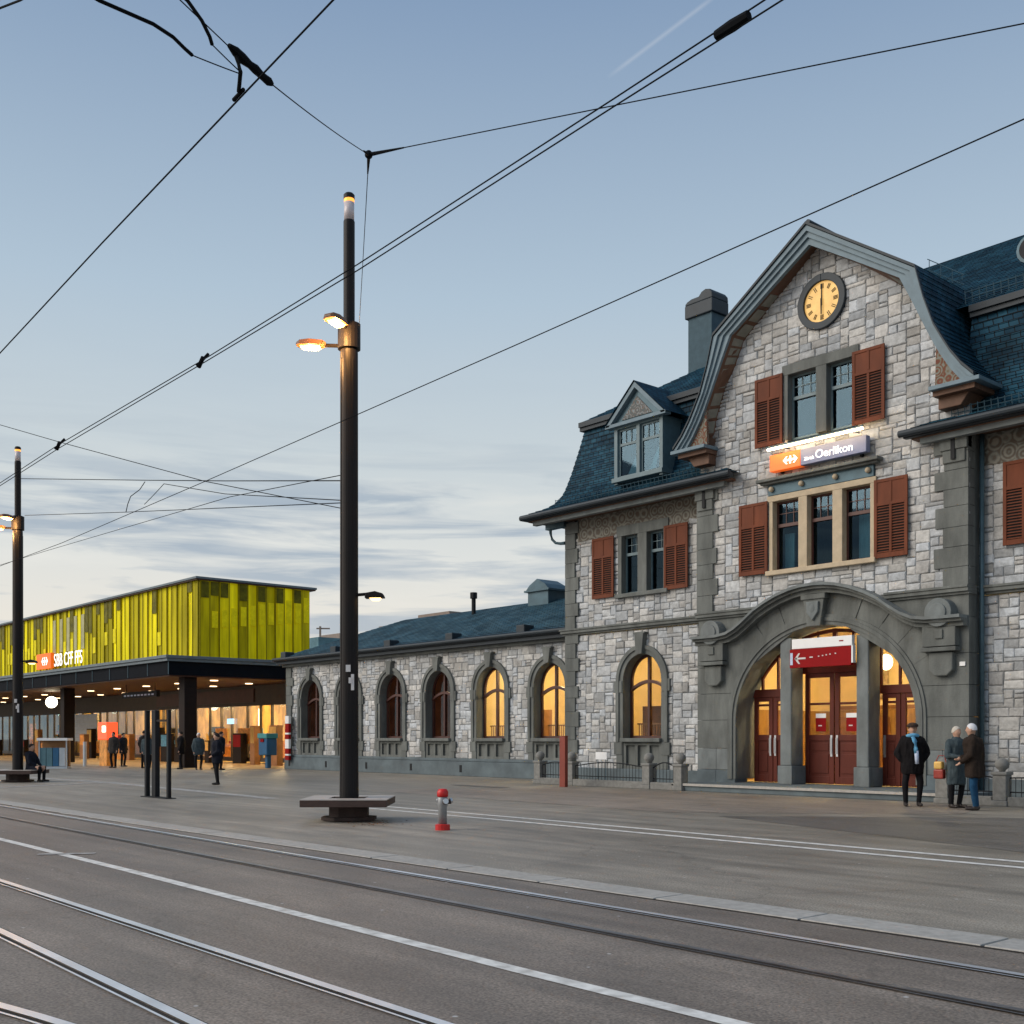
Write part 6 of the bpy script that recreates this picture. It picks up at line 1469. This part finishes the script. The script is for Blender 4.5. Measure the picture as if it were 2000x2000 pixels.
        for j in range(len(zz) - 1):
            for k in range(n): w = (k + 1) % n; m.f.append((i + j * n + k, i + j * n + w, i + (j + 1) * n + w, i + (j + 1) * n + k))
        m.f.append(tuple(i + k for k in range(n - 1, -1, -1))); m.f.append(tuple(i + (len(zz) - 1) * n + k for k in range(n)))
    for arm, s in ((armL, -1), (armR, 1)):
        capsule(m, q((s * .165, .01, 1.395)), q(arm[0]), .082 * S * bulk, .064 * S * bulk); e = Vector(arm[0]).lerp(Vector(arm[1]), .96); capsule(m, q(arm[0]), q(tuple(e)), .063 * S * bulk, .047 * S * bulk)
    remeshed(m, 'coat', [coat], None, t, vox, 4, .022)
    # hair or cap
    m = MB(); i = 0; nseg = 14
    prof = []
    for j in range(7):
        a = j / 6 * 1.75; prof.append((a))
    top = Vector(hd) + Vector((0, .012 * S, .012 * S)); rx, ry, rz = .088 * S, .106 * S, .122 * S
    for a in prof:
        for k in range(nseg):
            an = 2 * math.pi * k / nseg; fr = max(0, -math.sin(an)); aa = a * (1 - .42 * fr)
            m.v.append((top.x + rx * math.sin(aa) * math.cos(an), top.y + ry * math.sin(aa) * math.sin(an), top.z + rz * math.cos(aa)))
    for j in range(6):
        for k in range(nseg): w = (k + 1) % nseg; m.f.append((j * nseg + k, j * nseg + w, (j + 1) * nseg + w, (j + 1) * nseg + k))
    m.build('hair', hair, t, smooth=True)
    if cap:
        m = MB(); m.lathe([(.10 * S, 0), (.115 * S, .02 * S), (.112 * S, .055 * S), (.07 * S, .085 * S), (.01, .095 * S)], (hd[0], hd[1] + .005, hd[2] + .045 * S), 18, 1, 1.12)
        m.prism([(-.075 * S, hd[2] + .045 * S), (.075 * S, hd[2] + .045 * S), (.07 * S, hd[2] + .06 * S), (-.07 * S, hd[2] + .06 * S)], hd[1] - .175 * S, hd[1] - .09 * S); m.build('cap', 'cap_brown', t, smooth=False)
    if scarf:
        m = MB(); m.tube([(.10 * S * math.cos(a), -.01 + .095 * S * math.sin(a), q((0, 0, 1.475))[2] - .02 * S * math.sin(a)) for a in [2 * math.pi * k / 12 for k in range(13)]], .042 * S, 8, False)
        m.tube([(-.02, -.11 * S, 1.45 * S), (.015, -.175 * S, 1.36 * S), (.03, -.185 * S, 1.22 * S), (.04, -.18 * S, 1.12 * S)], [.045, .05, .045, .04], 8)
        m.build('scarf', 'scarf_blue', t, smooth=True)
        m = MB(); m.tube([(.045, -.18 * S, 1.17 * S), (.055, -.178 * S, 1.02 * S), (.06, -.17 * S, .90 * S)], [.045, .043, .04], 8); m.build('scarf_end', 'scarf_pale', t, smooth=True)
    return t
person('person in black coat, blue scarf and flat cap standing before the doors', (-12.43, -3.41, 0), math.radians(40), 1.76, 'coat_black', .68, scarf=True, cap=True, vox=.013, stance=.13,
       armL=((-.30, .05, 1.12), (-.19, -.03, .95)), armR=((.30, .05, 1.12), (.19, -.03, .95)), hair='hair_dark', bulk=1.18, skirt=1.15)
person('person with short pale hair in a long grey brown coat, facing the person in jeans', (-11.55, -3.25, 0), math.radians(72), 1.69, 'coat_grey', .50, hair='hair_blond', vox=.013, stance=.11,
       armL=((-.25, -.02, 1.12), (-.16, -.26, 1.10)), armR=((.25, .0, 1.10), (.25, -.08, .85)), skirt=1.15, bulk=1.08)
person('person with white hair, black jacket and blue jeans at the right', (-10.93, -3.68, 0), math.radians(-68), 1.74, 'coat_olive', .66, legs='jeans_blue', hair='hair_white', vox=.013, stance=.085, lean=.07, skirt=1.3, bulk=1.25,
       armL=((-.25, -.02, 1.13), (-.16, -.24, 1.05)), armR=((.25, -.04, 1.12), (.18, -.22, .98)))
hb = wthing('handbag', 'small red and gold handbag held by the person in the grey brown coat', 'bag', (-11.80, -3.36, .65))
MB().box(-11.92, -11.70, -3.50, -3.36, .60, .80).build('body', 'bag_red', hb, bevel=.03); MB().box(-11.91, -11.73, -3.505, -3.37, .80, .96).build('flap', 'bag_gold', hb, bevel=.03); MB().tube([(-11.90, -3.42, .95), (-11.86, -3.38, 1.08), (-11.74, -3.36, 1.08), (-11.70, -3.38, .95)], .012, 6).build('handle', 'bag_red', hb)
person('person in dark clothes standing alone between the concourse and the low wing', (-32.14, -9.53, 0), math.radians(-20), 1.60, 'coat_navy', .72, hair='hair_dark', stance=.06, armR=((.27, .02, 1.13), (.16, -.16, 1.0)), bulk=1.2, skirt=1.2)
person('person in dark clothes sitting on the bench of the far lamp pole', (-38.40, -13.05, 0), math.radians(125), 1.72, 'coat_navy', .8, hair='hair_dark', sit=True, armL=((-.22, -.12, 1.12), (-.10, -.30, .98)), armR=((.22, -.12, 1.12), (.10, -.30, .98)))
for k, (x, y, rz, H, co, ha, tx) in enumerate(((-53.4, -4.4, 30, 1.74, 'coat_brown', 'hair_dark', 'brown coat beside the red machine'), (-51.7, -3.6, 200, 1.80, 'coat_black', 'hair_dark', 'black coat second from the red machine'), (-50.6, -3.9, 60, 1.66, 'coat_grey', 'hair_blond', 'grey coat between the black coats'),
        (-49.2, -2.9, -30, 1.76, 'coat_black', 'hair_dark', 'black coat behind the three-post stand'), (-47.6, -2.8, 80, 1.68, 'coat_grey', 'hair_white', 'grey coat and white hair nearest the dark column'), (-46.6, -2.2, 150, 1.74, 'coat_navy', 'hair_dark', 'navy coat at the right end of the waiting group'), (-55.2, -3.2, 120, 1.70, 'coat_navy', 'hair_dark', 'navy coat left of the red machine'), (-48.4, -1.6, 10, 1.72, 'coat_brown', 'hair_dark', 'brown coat beside the dark column'))):
    person('person under the canopy in a ' + tx, (x, y, 0), math.radians(rz), H, co, .7, hair=ha, vox=.022, group='people waiting under the canopy', bulk=1.2, skirt=1.2)
